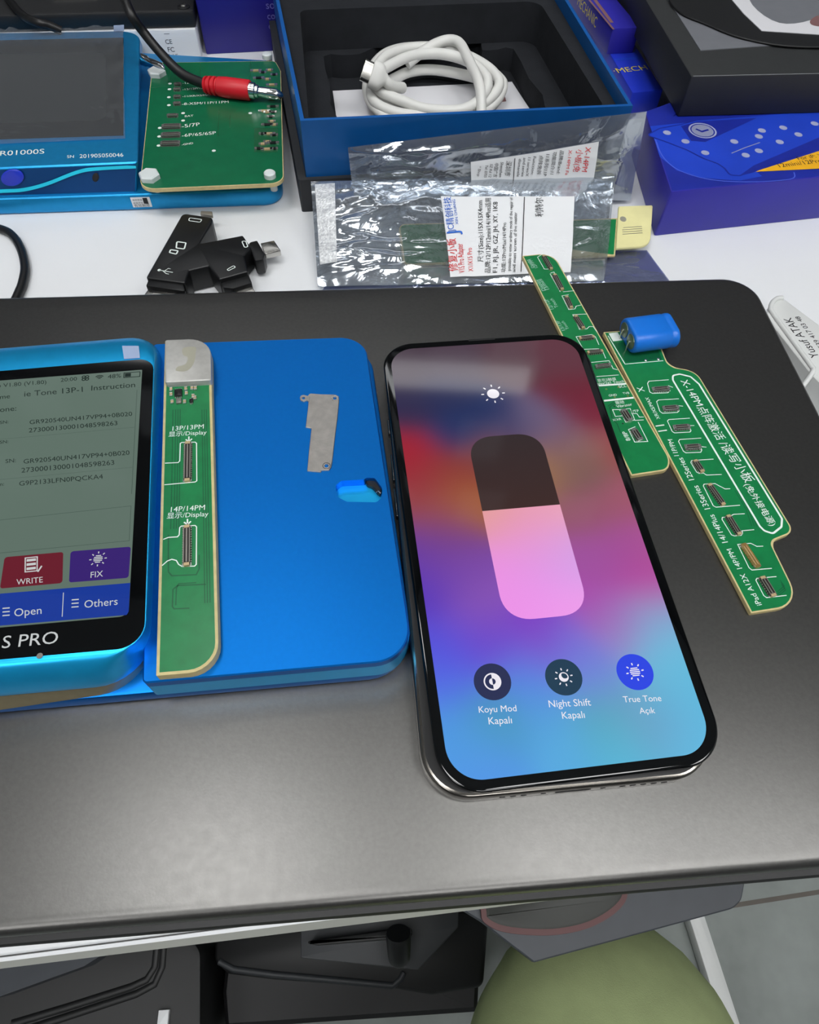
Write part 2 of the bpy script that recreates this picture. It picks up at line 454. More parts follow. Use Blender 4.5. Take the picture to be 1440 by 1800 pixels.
# ------------------------------------------------------------------ desk
E0 = (-90.71,-9.24); E1 = (-14.82,2.71)
ed = (Vector(E1) - Vector(E0)).normalized(); en = Vector((-ed.y, ed.x))
ea = Vector(E0) - ed * 620; eb = Vector(E0) + ed * 1250
t = thing('desk', 'white laminate desk under the laptop, its front edge showing at lower left', 'desk', (200, 300, FLOOR))
mb = MB()
q = [ea, eb, eb + en * 800, ea + en * 800]; q[2].y = min(q[2].y, 795); q[3].y = min(q[3].y, 795)
mb.prism([p[:] for p in q], [(0, -41), (0.0, T - 0.8), (0.8, T)], 'white_laminate'); mb.build('tabletop', t)
# nosing strip along the front edge, leaning out a little towards its foot
F0 = (-101.08,-12.85); F1 = (43.21,9.33)
fd = (Vector(F1) - Vector(F0)).normalized(); fa = Vector(F0) - fd * 620; fb = Vector(F0) + fd * 1250
mb = MB()
for a, b, c, d, m in ((ea, eb, fb, fa, 'laminate_edge'),):
    o2 = -en * 0.9
    i = mb.add([(*(a + o2)[:], T - 0.6), (*(b + o2)[:], T - 0.6), (*c[:], -42), (*d[:], -42), (*(a - en * 0.05)[:], T + 0.02), (*(b - en * 0.05)[:], T + 0.02), (*(b - en * 0.05)[:], -42), (*(a - en * 0.05)[:], -42)])
    mb.face((i[3], i[2], i[1], i[0]), m); mb.face((i[0], i[1], i[5], i[4]), 'white_laminate'); mb.face((i[7], i[6], i[2], i[3]), m)
    mb.face((i[4], i[5], i[6], i[7]), m); mb.face((i[0], i[4], i[7], i[3]), m); mb.face((i[1], i[2], i[6], i[5]), m)
mb.ribbon([(ea + en * 0.15)[:], (eb + en * 0.15)[:]], 0.22, T + 0.05, 'seam_dark')
mb.build('edge_band', t)
# the white foot bar on the floor to the right and its post, a second pair to the left
for A, B in ([(363.39,38.86),(387.56,-82.86)], [(-805.38,-15.83),(-763.2,-132.32)]):
    A = Vector(A); B = Vector(B); d = (B - A).normalized()
    mb = MB(); a2 = A - d * -0.0 + (A - B).normalized() * 260
    mb.bar(a2, B, 20, FLOOR, -742, 'holder_white', 3)
    pst = A + (A - B).normalized() * 140
    mb.box((pst.x, pst.y, -742), (34, 60, 701), 'holder_white', math.atan2(d.y, d.x) - PI / 2)
    mb.build('leg', t)

# ------------------------------------------------------------------ laptop
yw = math.radians(6.887); ux = Vector((math.cos(yw), math.sin(yw))); uy = Vector((-ux.y, ux.x))
def LP(x, y): p = ux * x + uy * y; return (p.x, p.y)
t = thing('laptop', 'closed dark grey laptop carrying the phone and the blue tester', 'laptop', (*LP(0, 110), T))
lo = rpoly([LP(-178, 5.3), LP(158.1, 5.3), LP(158.1, 211.9), LP(-178, 211.9)], [12, 12, 13, 13], 10)
pr = [(1.6, -9.4), (0.5, -9.2), (0.1, -8.2), (0, -3), (0.1, -2.0), (0.35, -1.2), (0.8, -0.6), (1.5, -0.2), (2.4, 0.0)]
mb = MB(); mb.prism(lo, pr, 'lid_grey'); mb.build('lid', t, smooth=60)
bo_ = rpoly([LP(-177, 3.6), LP(157, 3.6), LP(157, 210.9), LP(-177, 210.9)], [11, 11, 13, 13], 10)
mb = MB(); mb.prism(bo_, [(3.0, T + 1.2), (1.2, T + 1.6), (0, T + 4), (0, -10.4), (0.5, -9.5)], 'laptop_dark'); mb.build('base', t, smooth=60)
for fx, fy in ((-160, 24), (140, 24), (-160, 194), (140, 194)):
    mb = MB(); mb.prism(circle(LP(fx, fy), 6), (T, T + 1.3), 'soft_black'); mb.build('rubber_foot', t)

# ------------------------------------------------------------------ small board fittings
def connector(parent, A, B, w, z, style='dark', root=None, name='connector'):
    A = Vector(A); B = Vector(B); d = (B - A).normalized(); n = Vector((-d.y, d.x))
    m = {'dark': ('contact_black', 'contact_tan', 'contact_grey'), 'gold': ('contact_tan', 'contact_gold', 'contact_gold'), 'grey': ('contact_black', 'solder', 'solder')}[style]
    mb = MB(); L = (B - A).length
    mb.bar(A, B, w * 0.78, z, z + 0.75, m[0])
    mb.bar(A + d * 0.06 * L, B - d * 0.06 * L, w * 0.16, z + 0.7, z + 0.95, 'contact_grey' if style != 'gold' else 'contact_gold')
    for s in (-1, 1):
        o = n * (w * 0.42 * s)
        k = max(4, int(L / 0.7))
        for q in range(k):
            c = A + d * (L * (q + 0.5) / k) + o
            mb.bar(c - d * L / k * 0.28, c + d * L / k * 0.28, w * 0.18, z, z + 0.45, m[2])
        mb.bar(A + o * 0.78 + d * 0.05 * L, B + o * 0.78 - d * 0.05 * L, w * 0.1, z + 0.4, z + 0.98, m[2])
    for e, sg in ((A, 1), (B, -1)):
        mb.bar(e - d * 0.35 * sg, e + d * 0.5 * sg, w * 0.62, z, z + 0.9, m[1])
        for s in (-1, 1):
            mb.box((*(e + n * (w * 0.42 * s) + d * 0.2 * sg)[:], z), (0.6, w * 0.2, 0.5), 'solder', math.atan2(d.y, d.x))
    return mb.build(name, parent, root=root)
def chip(parent, c, size, z, yaw, m='chip_black', h=0.8, pins=0, name='chip'):
    mb = MB(); mb.box((*c, z), (*size, h), m, yaw, 0.08)
    if m != 'chip_black':
        pass
    cs, sn = math.cos(yaw), math.sin(yaw)
    for s in (-1, 1):
        for k in range(pins):
            y = (k + 0.5) / pins * size[1] - size[1] / 2; x = s * (size[0] / 2 + 0.3)
            mb.box((c[0] + x * cs - y * sn, c[1] + x * sn + y * cs, z), (0.6, size[1] / pins * 0.5, 0.3), 'solder', yaw)
    return mb.build(name, parent)
def resistor(mb, c, size, z, yaw, m='contact_black'):
    cs, sn = math.cos(yaw), math.sin(yaw)
    mb.box((*c, z), (size[0] * 0.6, size[1], 0.5), m, yaw)
    for s in (-1, 1): mb.box((c[0] + s * size[0] * 0.42 * cs, c[1] + s * size[0] * 0.42 * sn, z), (size[0] * 0.3, size[1] * 1.05, 0.52), 'solder', yaw)

def pcb_slab(outline, radii, z0, z1, border, face='pcb_green', edge='pcb_edge'):
    mb = MB()
    raw = outline; outline = rp_inset(raw, radii, 0.0)
    mb.prism(outline, [(0.12, z0), (0, z0 + 0.1), (0, z1 - 0.08), (0.08, z1)], edge)
    mb.prism(rp_inset(raw, radii, border), [(0, z1 - 0.02), (0, z1 + 0.03)], face, cap0=False)
    return mb

# ------------------------------------------------------------------ tester with the lit screen
t = thing('repair_tester', 'blue handheld tester with lit grey-green screen at the left of the laptop', 'tester', (-60, 110, 0))
mb = MB(); base_o = rpoly([(-142.94,35.88), (4.09,57.44), (-17.01,173.16), (-192.73,137.66)], [6, 12, 12, 6], 8)
mb.prism(base_o, [(1.6, 0.0), (0.4, 1.0), (0, 2.4), (0, 6.2), (0.25, 6.8), (0.9, 7.0)], 'tester_blue'); mb.build('base_plate', t, smooth=50)
mb = MB()
plat = rpoly([(-60.8,47.09), (3.05,56.62), (-17.91,165.86), (-85.75,157.3)], [1.2, 9, 9, 1.5], 10)
hole = rpoly([(-21.26,106.24),(-19.82,107.89),(-13.42,108.71),(-12.83,109.44),(-10.4,109.5),(-8.06,106.13),(-8.0,102.87),(-9.32,101.27),(-17.54,100.92),(-20.55,102.43)], 1.4, 4)
mb.holed(plat, [hole], 14.0, 17.0, 'tester_blue', b=0.35)
mb.prism(plat, [(0.5, 6.9), (0, 7.5), (0, 14.1)], 'tester_blue_bright'); mb.build('platform', t)
mb = MB(); mb.prism(smooth_poly([(-12.87,109.46),(-10.3,110.02),(-8.5,107.57),(-8.5,105.23),(-9.33,105.57),(-10.92,107.41),(-12.44,108.1)], 3), [(0, 14.1), (0, 15.2), (0.3, 15.5)], 'laptop_dark')
mb.tube([(*(-9.81,105.54), 15.4), (*(-9.2,106.03), 15.6), (*(-8.52,105.56), 15.2)], 0.25, 'chrome', 8); mb.build('latch', t)
# dust specks stay with the platform surface
outer = rpoly([(-138.05,36.41), (-59.45,48.41), (-83.39,160.85), (-190.53,139.77)], [10, 13, 11, 10], 9)
glassq = rpoly([(-130.39,42.11), (-59.17,52.91), (-79.3,143.62), (-171.81,125.55)], [5, 6.0, 5.0, 5], 9)
mb = MB()
o1, g1 = ccw(outer), ccw(glassq)
rg = []
for k in range(9):
    s = k / 8; w = 1 - math.cos(s * PI / 2); h = math.sin(s * PI / 2)
    rg.append([(a[0] + (b[0] - a[0]) * w, a[1] + (b[1] - a[1]) * w, 14 + 11 * h) for a, b in zip(o1, g1)])
rg.insert(0, [(x, y, 12.6) for x, y in inset(o1, 0.5)])
mb.rings(rg, 'tester_blue_bright'); mb.build('housing', t, smooth=70)
sh0 = ccw(rpoly([(-141.74,32.19), (-62.4,49.06), (-86.53,158.97), (-195.64,138.35)], [9, 12, 10, 9], 9)); sh1 = inset(o1, 0.5)
mb = MB(); mb.rings([[(a[0] + (b[0] - a[0]) * k, a[1] + (b[1] - a[1]) * k, z) for a, b in zip(sh0, sh1)] for k, z in ((0, 6.9), (.15, 7.6), (.75, 11.5), (1, 12.8))], 'champagne'); mb.build('back_shell', t, smooth=60)
ZG = 25.05
mb = MB(); mb.prism(inset(g1, 0.25), [(0, 24.9), (0, ZG), (0.15, ZG + 0.12)], 'glass_black')
mb.text('S PRO', (-91.46,50.9), (-79.31,52.83), ZG + 0.16, 'lcd_white', 0.92, bold=0.02, up=(Vector((-89.95,56.55)) - Vector((-88.97,51.59))))
mb.flat(circle((-82.31,49.66), 0.7), ZG + 0.15, 'contact_grey')
cg = mb.build('cover_glass', t)
ZL = ZG + 0.17
mb = MB()
lcd = rpoly([(-130.43,50.01), (-64.91,60.39), (-81.64,138.24), (-166.95,122.68)], [0.5, 2.0, 0.3, 0.5], 5)
n0 = len(mb.v); mb.flat(lcd, ZL, 'tester_picture')
for i in range(n0, len(mb.v)):
    x, y = mb.v[i].x, mb.v[i].y; mb.c[i] = lin((94, 112, 102))
LC = ZL + 0.03
def lt(s, a, b, hs=1.0, m='lcd_ink', bold=0.008): mb.text(s, AT2(*a), AT2(*b), LC, m, hs, bold=bold, up=(Vector(AT2(a[0], a[1] - .05)) - Vector(AT2(*a))))
def bx(pts, m, r=0.0, dz=0.0):
    p = [AT2(*q) for q in pts]; mb.flat(rpoly(p, r, 4) if r else p, ZL + 0.015 + dz, m)
# AT2 turns the tester's own screen grid (column, row of its 250 x 430 picture) into millimetres
P00 = Vector((-121.39,131.24)); P10 = Vector((-81.81,138.22)); P01 = Vector((-93.74,56.14)); P11 = Vector((-64.91,60.39))
def AT2(u, v): return (P00 * (1 - u) * (1 - v) + P10 * u * (1 - v) + P01 * (1 - u) * v + P11 * u * v)[:]
TXT = [('o V1.80 (V1.80)', (-.02, .038), (.325, .036)), ('20:00', (.425, .032), (.54, .031)), ('48%', (.76, .033), (.855, .032)),
       ('me', (.0, .096), (.07, .094)), ('ie Tone 13P-1', (.17, .092), (.585, .09)), ('Instruction', (.645, .087), (.96, .085)),
       ('one:', (.0, .158), (.115, .157)), ('SN:', (.0, .215), (.06, .214)), ('GR920540UN417VP94+0B020', (.21, .226), (.95, .222)),
       ('273000130001048598263', (.205, .264), (.845, .26)), ('SN:', (.0, .305), (.06, .304)), ('SN:', (.04, .392), (.115, .391)),
       ('GR920540UN417VP94+0B020', (.17, .4), (.945, .396)), ('273000130001048598263', (.155, .438), (.835, .434)), ('n:', (.0, .487), (.03, .486)),
       ('G9P2133LFN0PQCKA4', (.14, .492), (.755, .489))]
for s, a, b in TXT: lt(s, a, b)
lt('WRITE', (.125, .866), (.325, .864), 1.1, 'lcd_white', 0.0); lt('FIX', (.69, .862), (.785, .86), 1.1, 'lcd_white', 0.0)
lt('Open', (.11, .972), (.32, .97), 1.05, 'lcd_white', 0.0); lt('Others', (.65, .962), (.91, .96), 1.05, 'lcd_white', 0.0)
# battery, wifi and clover icons
for p in ([(.875, .01), (.99, .01), (.99, .034), (.875, .034)],): mb.ribbon([AT2(*q) for q in p], 0.25, LC, 'lcd_ink', True)
bx([(.882, .013), (.925, .013), (.925, .031), (.882, .031)], 'lcd_ink', 0, 0.01)
for k in range(3):
    mb.ribbon([AT2(.7 + (.012 + .013 * k) * math.sin(a), .034 - (.006 + .007 * k) * math.cos(a)) for a in (-.8, -.4, 0, .4, .8)], 0.3, LC, 'lcd_ink')
for du, dv in ((-.012, -.006), (.012, -.006), (-.012, .006), (.012, .006)): mb.ribbon(circle(AT2(.6 + du, .022 + dv), 0.45, 10), 0.3, LC, 'lcd_ink', True)
bx([(.035, .764), (.475, .762), (.475, .872), (.0, .874)], 'lcd_maroon', 0.7); bx([(.53, .762), (.99, .762), (.985, .872), (.525, .872)], 'lcd_purple', 0.7)
bx([(-.9, .893), (1, .89), (1.0, .985), (.985, .996), (-.9, 1.0)], 'lcd_blue', 0)
mb.ribbon([AT2(.485, .905), AT2(.48, .985)], 0.18, LC, 'lcd_white')
for c0, c1, r0 in ((.02, .075, .966), (.55, .605, .956)):
    for k in range(3): mb.ribbon([AT2(c0, r0 - .012 * k), AT2(c1, r0 - .012 * k)], 0.3, LC, 'lcd_white')
mb.ribbon([AT2(-.3, .628), AT2(.975, .608), AT2(.975, .74), AT2(-.3, .75)], 0.1, LC, 'lcd_line')
mb.ribbon([AT2(.975, .1), AT2(.975, .56)], 0.12, LC, 'lcd_line')
for v in (.268, .443): mb.ribbon([AT2(-.3, v + .02), AT2(.97, v + .008)], 0.06, LC, 'lcd_line')
# note-and-pencil icon, sun icon
for k in range(3): bx([(.2, .778 + .015 * k), (.27, .777 + .015 * k), (.27, .786 + .015 * k), (.2, .787 + .015 * k)], 'lcd_white', 0, 0.01)
mb.ribbon([AT2(.19, .773), AT2(.28, .772), AT2(.28, .822), AT2(.19, .823)], 0.28, LC, 'lcd_white', True)
mb.ribbon([AT2(.285, .826), AT2(.315, .806)], 0.4, LC, 'lcd_white')
cc = Vector(AT2(.742, .797))
for k in range(8):
    d = Vector((math.cos(k * PI / 4 + .2), math.sin(k * PI / 4 + .2))); mb.ribbon([(cc + d * 1.55)[:], (cc + d * 2.1)[:]], 0.26, LC, 'lcd_white')
for k in range(5):
    y = -.92 + .46 * k; h = math.sqrt(max(0.1, 1.12 ** 2 - y * y)); e = (Vector(AT2(1, .8)) - Vector(AT2(0, .8))).normalized(); f = Vector((-e.y, e.x))
    mb.ribbon([(cc + f * y - e * h)[:], (cc + f * y + e * h)[:]], 0.27, LC, 'lcd_white')
mb.build('display', cg, root=t['base'])
mb = MB(); mb.prism([(-88.12,142.17), (-83.54,142.98), (-85.19,147.9), (-90.15,147.52)], (ZG + 0.02, ZG + 0.15), 'tape_clear'); mb.build('pull_tab', t)

# ------------------------------------------------------------------ steel bracket on the platform
bo = [(-34.48,138.74),(-33.14,138.33),(-32.72,139.17),(-32.4,139.42),(-29.33,139.3),(-26.21,139.43),(-24.69,139.47),(-23.68,138.89),(-23.38,137.3),(-23.19,130.38),(-23.17,123.9),(-23.02,113.83),(-23.15,112.21),(-23.62,110.98),(-25.75,110.74),(-25.85,110.13),(-29.76,110.31),(-30.13,117.16),(-30.47,125.8),(-32.22,126.07),(-32.47,133.02),(-32.61,136.23),(-33.26,136.53),(-34.05,135.97),(-35.08,136.4),(-35.49,137.49),(-35.24,138.36)]
mb = MB(); mb.holed(bo, [circle((-34.3,137.32), 0.52, 14), circle((-24.79,137.94), 0.55, 14), circle((-24.48,112.42), 0.62, 14)], 17.0, 17.55, 'bracket_steel', b=0.12)
for c, r in (((-24.79,137.94), 0.95), ((-24.48,112.42), 1.05)): mb.ribbon(circle(c, r, 18), 0.2, 17.57, 'chrome', True)
mb.ribbon([(-32.49,138.03),(-32.49,135.96)], 0.2, 17.57, 'contact_grey')
o = mb.build('shield_bracket'); tag(o, 'small dull steel bracket lying on the blue platform', 'metal bracket')

# ------------------------------------------------------------------ green strip board on the tester
t = thing('adapter_board', 'green circuit strip with a silver metal cap lying on the blue tester', 'circuit board', (*(-60.57,94.8), 17.0))
mb = pcb_slab([(-56.89,48.11),(-42.58,50.2),(-61.93,137.47),(-66.06,157.0),(-80.48,155.9)], [0.2, 9.5, 0, 7.5, .3], 17.0, 20.0, 0.75)
ZP = 20.06
for off in (0, 5, 9, 13): mb.ribbon([(x + off * 0.16, y + off * 0.027) for x, y in [(-71.47,127.89),(-65.72,101.77),(-62.67,87.42)]], 0.28, ZP - 0.01, 'pcb_dark')
for off in (0, 4, 8): mb.ribbon([(x + off * 0.16, y + off * 0.027) for x, y in [(-63.01,128.49),(-57.22,102.33),(-49.42,66.97)]], 0.25, ZP - 0.01, 'pcb_dark')
mb.ribbon([(-62.86,85.67),(-60.34,74.98),(-59.22,73.92),(-53.17,74.6),(-52.79,76.25),(-53.65,80.31)], 0.35, ZP - 0.01, 'pcb_dark')
mb.ribbon([(-50.19,72.07),(-57.19,71.33),(-58.06,70.18),(-57.14,65.6),(-56.59,65.02),(-52.88,65.39)], 0.35, ZP - 0.01, 'pcb_dark')
mb.ribbon([(-52.69,72.39),(-57.01,71.82),(-57.29,70.54),(-56.38,65.95)], 0.3, ZP - 0.01, 'pcb_dark')
mb.text('13P/13PM', (-69.82,120.06), (-61.05,121.52), ZP, 'silk', bold=0.012)
mb.text('显示/Display', (-70.47,117.93), (-59.81,119.5), ZP, 'silk', bold=0.008)
mb.text('14P/14PM', (-63.9,92.66), (-55.01,93.95), ZP, 'silk', bold=0.012)
mb.text('显示/Display', (-64.49,90.65), (-53.7,92.05), ZP, 'silk', bold=0.008)
for A, B in (((-64.65,118.33), (-64.25,116.5)), ((-58.99,90.82), (-58.6,89.08))):
    A = Vector(A); B = Vector(B); d = (B - A).normalized(); n = Vector((-d.y, d.x))
    mb.ribbon([A[:], B[:]], 0.4, ZP, 'silk'); mb.ribbon([(B - d * 0.9 - n * 0.9)[:], B[:], (B - d * 0.9 + n * 0.9)[:]], 0.4, ZP, 'silk')
for p in ([(-69.2,108.5),(-65.63,108.94),(-65.29,109.56),(-66.53,115.72),(-66.11,116.06),(-62.44,116.41),(-61.95,116.04),(-59.12,103.16),(-59.5,102.75),(-67.63,101.27)],
          [(-63.86,84.24),(-62.68,84.91),(-60.37,85.23),(-60.06,85.85),(-60.42,88.09),(-60.07,88.55),(-56.54,88.95),(-56.07,88.54),(-53.79,77.49),(-54.11,76.98),(-57.25,76.71),(-58.24,77.22),(-59.08,78.32),(-60.31,78.57),(-61.34,78.01),(-62.33,76.64)]):
    mb.ribbon(p, 0.28, ZP, 'silk')
mb.build('board', t)
connector(t, (-64.23,115.67), (-61.56,102.81), 2.3, 20.03)
connector(t, (-58.41,88.21), (-56.02,77.03), 2.3, 20.03)
ya = math.radians(-77.6)
chip(t, (-71.21,134.15), (2.6, 2.2), 20.03, ya, pins=4)
chip(t, (-66.66,131.33), (1.2, 1.0), 20.03, ya, pins=2)
chip(t, (-70.34,131.07), (1.9, 1.5), 20.03, ya, 'contact_grey', 0.7, name='crystal')
mb = MB()
for q in [(-73.77,135.56),(-73.3,133.55),(-69.42,136.1),(-68.85,134.32),(-67.61,136.46),(-66.59,136.54),(-66.59,133.35),(-72.29,130.71),(-68.62,130.97),(-65.94,132.73)]: resistor(mb, q, (1.3, 0.8), 20.03, ya if q[1] > 0 else 0, 'contact_tan')
mb.build('resistor', t)
mb = MB()
mb.prism2([(-75.29,136.49),(-61.76,138.4),(-65.58,155.95),(-79.5,154.13)], [0.6, 0.6, 7.5, 0.7], [(0, 20.03), (0, 21.7), (0.1, 22.05), (0.35, 22.2)], 'shield_metal')
mb.flat(smooth_poly([(-73.06,150.9),(-69.5,151.66),(-68.71,148.78),(-68.48,144.46),(-69.92,141.52),(-72.98,141.29),(-73.01,142.94),(-70.88,144.28),(-70.82,147.16),(-72.41,148.01)]), 22.21, 'shield_stain')
mb.build('shield_cap', t)

# ------------------------------------------------------------------ phone
PC = Vector((33.475, 104.08)); pa = math.radians(9.389); px_ = Vector((math.cos(pa), math.sin(pa))); py_ = Vector((-px_.y, px_.x))
def PL(x, y): q = PC + px_ * x + py_ * y; return (q.x, q.y)
def rrect(cx, cy, hw, hh, r, n=9, rot=0.0):
    c, s = math.cos(rot), math.sin(rot)
    return rpoly([PL(cx + x * c - y * s, cy + x * s + y * c) for x, y in ((-hw, -hh), (hw, -hh), (hw, hh), (-hw, hh))], r, n)
t = thing('phone', 'black phone with colourful brightness screen lying on the laptop', 'phone', (PC.x, PC.y, 0))
FR = math.radians(-1.6); fx, fy = -0.75, -0.5
def FL_(x, y): c, s = math.cos(FR), math.sin(FR); return PL(fx + x * c - y * s, fy + x * s + y * c)
fo = rrect(fx, fy, 35.75, 73.35, 11.5, 12, FR)
mb = MB(); mb.prism(fo, [(0.9, 0.0), (0.15, 0.5), (0, 0.9), (0, 6.4), (0.12, 6.85), (0.55, 7.1)], 'phone_steel'); mb.build('body_frame', t, smooth=50)
mb = MB(); mb.prism(inset(ccw(fo), 1.0), [(0, 7.1), (0, 7.25), (0.6, 7.3)], 'phone_adhesive'); mb.build('gasket', t)
def face_dot(A, w, h, z):   # dark opening let into the lower edge of the frame
    mb = MB(); d = (Vector(FL_(1, 0)) - Vector(FL_(0, 0))).normalized(); n = Vector((-d.y, d.x))
    c = Vector(FL_(A, -73.35)) + n * 0.12
    pts = []
    for k in range(16):
        a = 2 * PI * k / 16
        sx = math.cos(a) * h / 2 + (w - h) / 2 * (1 if math.cos(a) >= 0 else -1); sz = math.sin(a) * h / 2
        pts.append((c + d * sx, z + sz))
    f = mb.add([(*(q - n * 0.16)[:], zz) for q, zz in pts]); b = mb.add([(*(q + n * 0.3)[:], zz) for q, zz in pts])
    for k in range(16): mb.face((f[k], b[k], b[(k + 1) % 16], f[(k + 1) % 16]), 'ink_black')
    mb.face(f, 'ink_black'); mb.face(list(reversed(b)), 'ink_black')
    return mb
for x in (-17.2, -14.6, -12.0, 12.2, 14.8, 17.4, 20.0, 22.6): face_dot(x, 1.5, 1.3, 3.7).build('speaker_hole', t)
for x in (-7.2, 7.4): face_dot(x, 1.3, 1.3, 3.7).build('screw', t)
face_dot(0, 8.8, 2.2, 3.7).build('charging_port', t)
for y, L in ((40, 6), (24, 10), (11, 10)):
    mb = MB(); a = FL_(-35.85, y - L / 2); b = FL_(-35.85, y + L / 2); mb.bar(a, b, 0.7, 2.6, 5.0, 'phone_steel', 0.3); mb.build('side_button', t)
mb = MB(); mb.bar(FL_(35.85, 8), FL_(35.85, 24), 0.7, 2.6, 5.0, 'phone_steel', 0.3); mb.build('side_button', t)
mb = MB()
mb.prism(rrect(0, 0, 34.5, 72.1, 10.2, 12), [(0.3, 7.3), (0, 7.4), (0, 8.1), (0.3, 8.3)], 'gloss_black'); dp = mb.build('display', t, smooth=50)
mb = MB()
go = rrect(0, 0, 35.05, 72.65, 10.8, 14)
mb.prism(go, [(0.5, 8.3), (0.1, 8.5), (0, 8.8), (0.02, 9.1), (0.14, 9.32), (0.4, 9.46), (0.8, 9.5)], 'glass_black')
mb.build('cover_glass', dp, smooth=60, root=t['base'])
mb = MB(); mb.prism(rpoly([PL(x, y) for x, y in ((-4.8, 71.7), (4.8, 71.7), (4.5, 72.5), (-4.5, 72.5))], 0.25, 3), (9.40, 9.52), 'phone_adhesive'); mb.build('earpiece', dp, root=t['base'])

# the lit picture
def SP(pairs):
    out = []
    for p, c in pairs:
        d = Vector(p) - PC; out.append((d.dot(px_), d.dot(py_), lin(c)))
    return out
WALL = list(zip([(-2.69,161.77),(12.58,162.9),(31.8,164.33),(47.26,165.48),(-1.78,141.92),(10.89,147.63),(23.72,141.35),(12.89,133.65),(50.12,152.9),(56.71,143.67),(40.03,140.15),(45.83,132.54),(31.68,134.95),(-0.65,124.94),(3.26,113.57),(13.04,118.37),(15.65,108.31),(25.21,125.6),(63.38,130.39),(51.61,127.39),(51.04,120.9),(40.76,122.34),(63.69,111.42),(53.12,106.77),(6.59,103.79),(9.24,95.4),(4.6,89.62),(62.58,95.94),(69.78,95.47),(54.77,90.9),(6.56,77.56),(13.39,84.83),(18.82,74.13),(66.5,83.69),(53.79,74.54),(35.84,66.3),(21.72,64.72),(11.39,64.13),(13.0,53.71),(58.55,69.98),(69.01,74.62),(69.66,64.35),(44.46,62.93),(31.67,56.21),(74.47,54.2),(22.83,45.07),(34.87,49.19),(49.36,46.5),(60.61,47.1),(68.71,49.62),(13.84,41.2),(21.97,35.06),(41.17,39.98),(54.92,40.7),(71.75,42.93),(48.3,57.14),(66.99,56.7)],
 [(66,50,64),(76,60,74),(84,58,68),(96,54,66),(44,40,74),(34,40,82),(28,46,92),(30,50,98),(104,36,52),(118,34,56),(104,92,122),(118,88,112),(70,66,104),(158,30,48),(146,48,58),(136,54,48),(160,94,56),(126,68,64),(150,74,78),(134,98,82),(112,84,86),(156,112,76),(158,86,106),(146,84,104),(146,72,72),(118,64,126),(100,58,166),(160,76,148),(172,84,148),(158,80,158),(84,54,184),(122,72,166),(136,84,178),(184,60,156),(170,66,168),(128,58,190),(106,66,202),(82,78,216),(82,104,228),(140,146,202),(126,170,208),(104,188,220),(112,112,218),(88,122,228),(94,188,224),(70,152,172),(82,156,218),(84,162,176),(112,150,186),(98,170,212),(78,154,228),(84,150,232),(88,170,224),(88,186,220),(98,186,224),(110,140,216),(104,182,214)]))
WALL = SP(WALL)
SL = SP(list(zip([(26.41,104.08),(39.69,104.93),(33.65,99.74),(34.16,93.26),(41.35,92.79),(37.02,87.15),(45.16,90.31),(29.06,84.91),(37.97,76.92),(45.67,77.37),(28.71,74.71)],
 [(226,156,146),(232,162,178),(232,150,190),(230,148,214),(222,156,220),(222,148,236),(204,164,236),(236,146,226),(238,150,236),(240,158,234),(236,146,232)])))
def pick(table, x, y, s):
    w = 0; c = [0, 0, 0]
    for a, b, q in table:
        k = math.exp(-((x - a) ** 2 + (y - b) ** 2) / (2 * s * s)) + 1e-9
        w += k; c = [i + j * k for i, j in zip(c, q)]
    return [i / w for i in c]
def picture(mb, cx, cy, hw, hh, r, z, nx, ny, fn, e=2.0):
    rows = []
    for j in range(ny + 1):
        # finer steps near the rounded ends
        y = -hh * math.cos(PI * j / ny) if True else 0
        dy = abs(y) - (hh - r)
        w = hw if dy <= 0 else hw - r + r * max(0.0, 1 - (dy / r) ** e) ** (1 / e)
        row = []
        for i in range(nx + 1):
            x = cx - w + 2 * w * i / nx
            k = mb.add([(*PL(x, cy + y), z)])[0]; mb.c[k] = fn(x, cy + y); row.append(k)
        rows.append(row)
    for a, b in zip(rows, rows[1:]):
        for i in range(nx): mb.face((a[i], a[i + 1], b[i + 1], b[i]), 'phone_picture')
mb = MB()
picture(mb, -0.15, 0.0, 32.3, 69.9, 8.3, 9.53, 40, 90, lambda x, y: pick(WALL, x, y, 6.0))
ZS = 9.56
DK = lin((58, 40, 40)); SPLIT = 2.9
def slider(x, y):
    return pick(SL, x, y, 6.5) if y < SPLIT else lin((50, 34, 34)) if y > SPLIT + 14 else DK
# slider drawn as two stacked pieces so the split stays crisp
def half(y0, y1, top, fn, z):
    r = 8.2; rows = []; N = 26; cx, hw = -0.45, 11.6
    for j in range(N + 1):
        u = j / N
        y = y0 + (y1 - y0) * (math.sin(u * PI / 2) if top else 1 - math.cos(u * PI / 2))
        dy = (y - (y1 - r)) if top else ((y0 + r) - y)
        w = hw if dy <= 0 else hw - r + r * max(0.0, 1 - (dy / r) ** 2.3) ** (1 / 2.3)
        row = []
        for i in range(13):
            x = cx - w + 2 * w * i / 12
            k = mb.add([(*PL(x, y), z)])[0]; mb.c[k] = fn(x, y); row.append(k)
        rows.append(row)
    for a, b in zip(rows, rows[1:]):
        for i in range(12): mb.face((a[i], a[i + 1], b[i + 1], b[i]), 'phone_picture')
half(SPLIT, 29.9, True, lambda x, y: [a + (b - a) * min(1, (29.9 - y) / 27) for a, b in zip(lin((50, 40, 42)), lin((60, 40, 38)))], ZS)
half(-31.7, SPLIT, False, lambda x, y: pick(SL, x, y, 6.5), ZS)
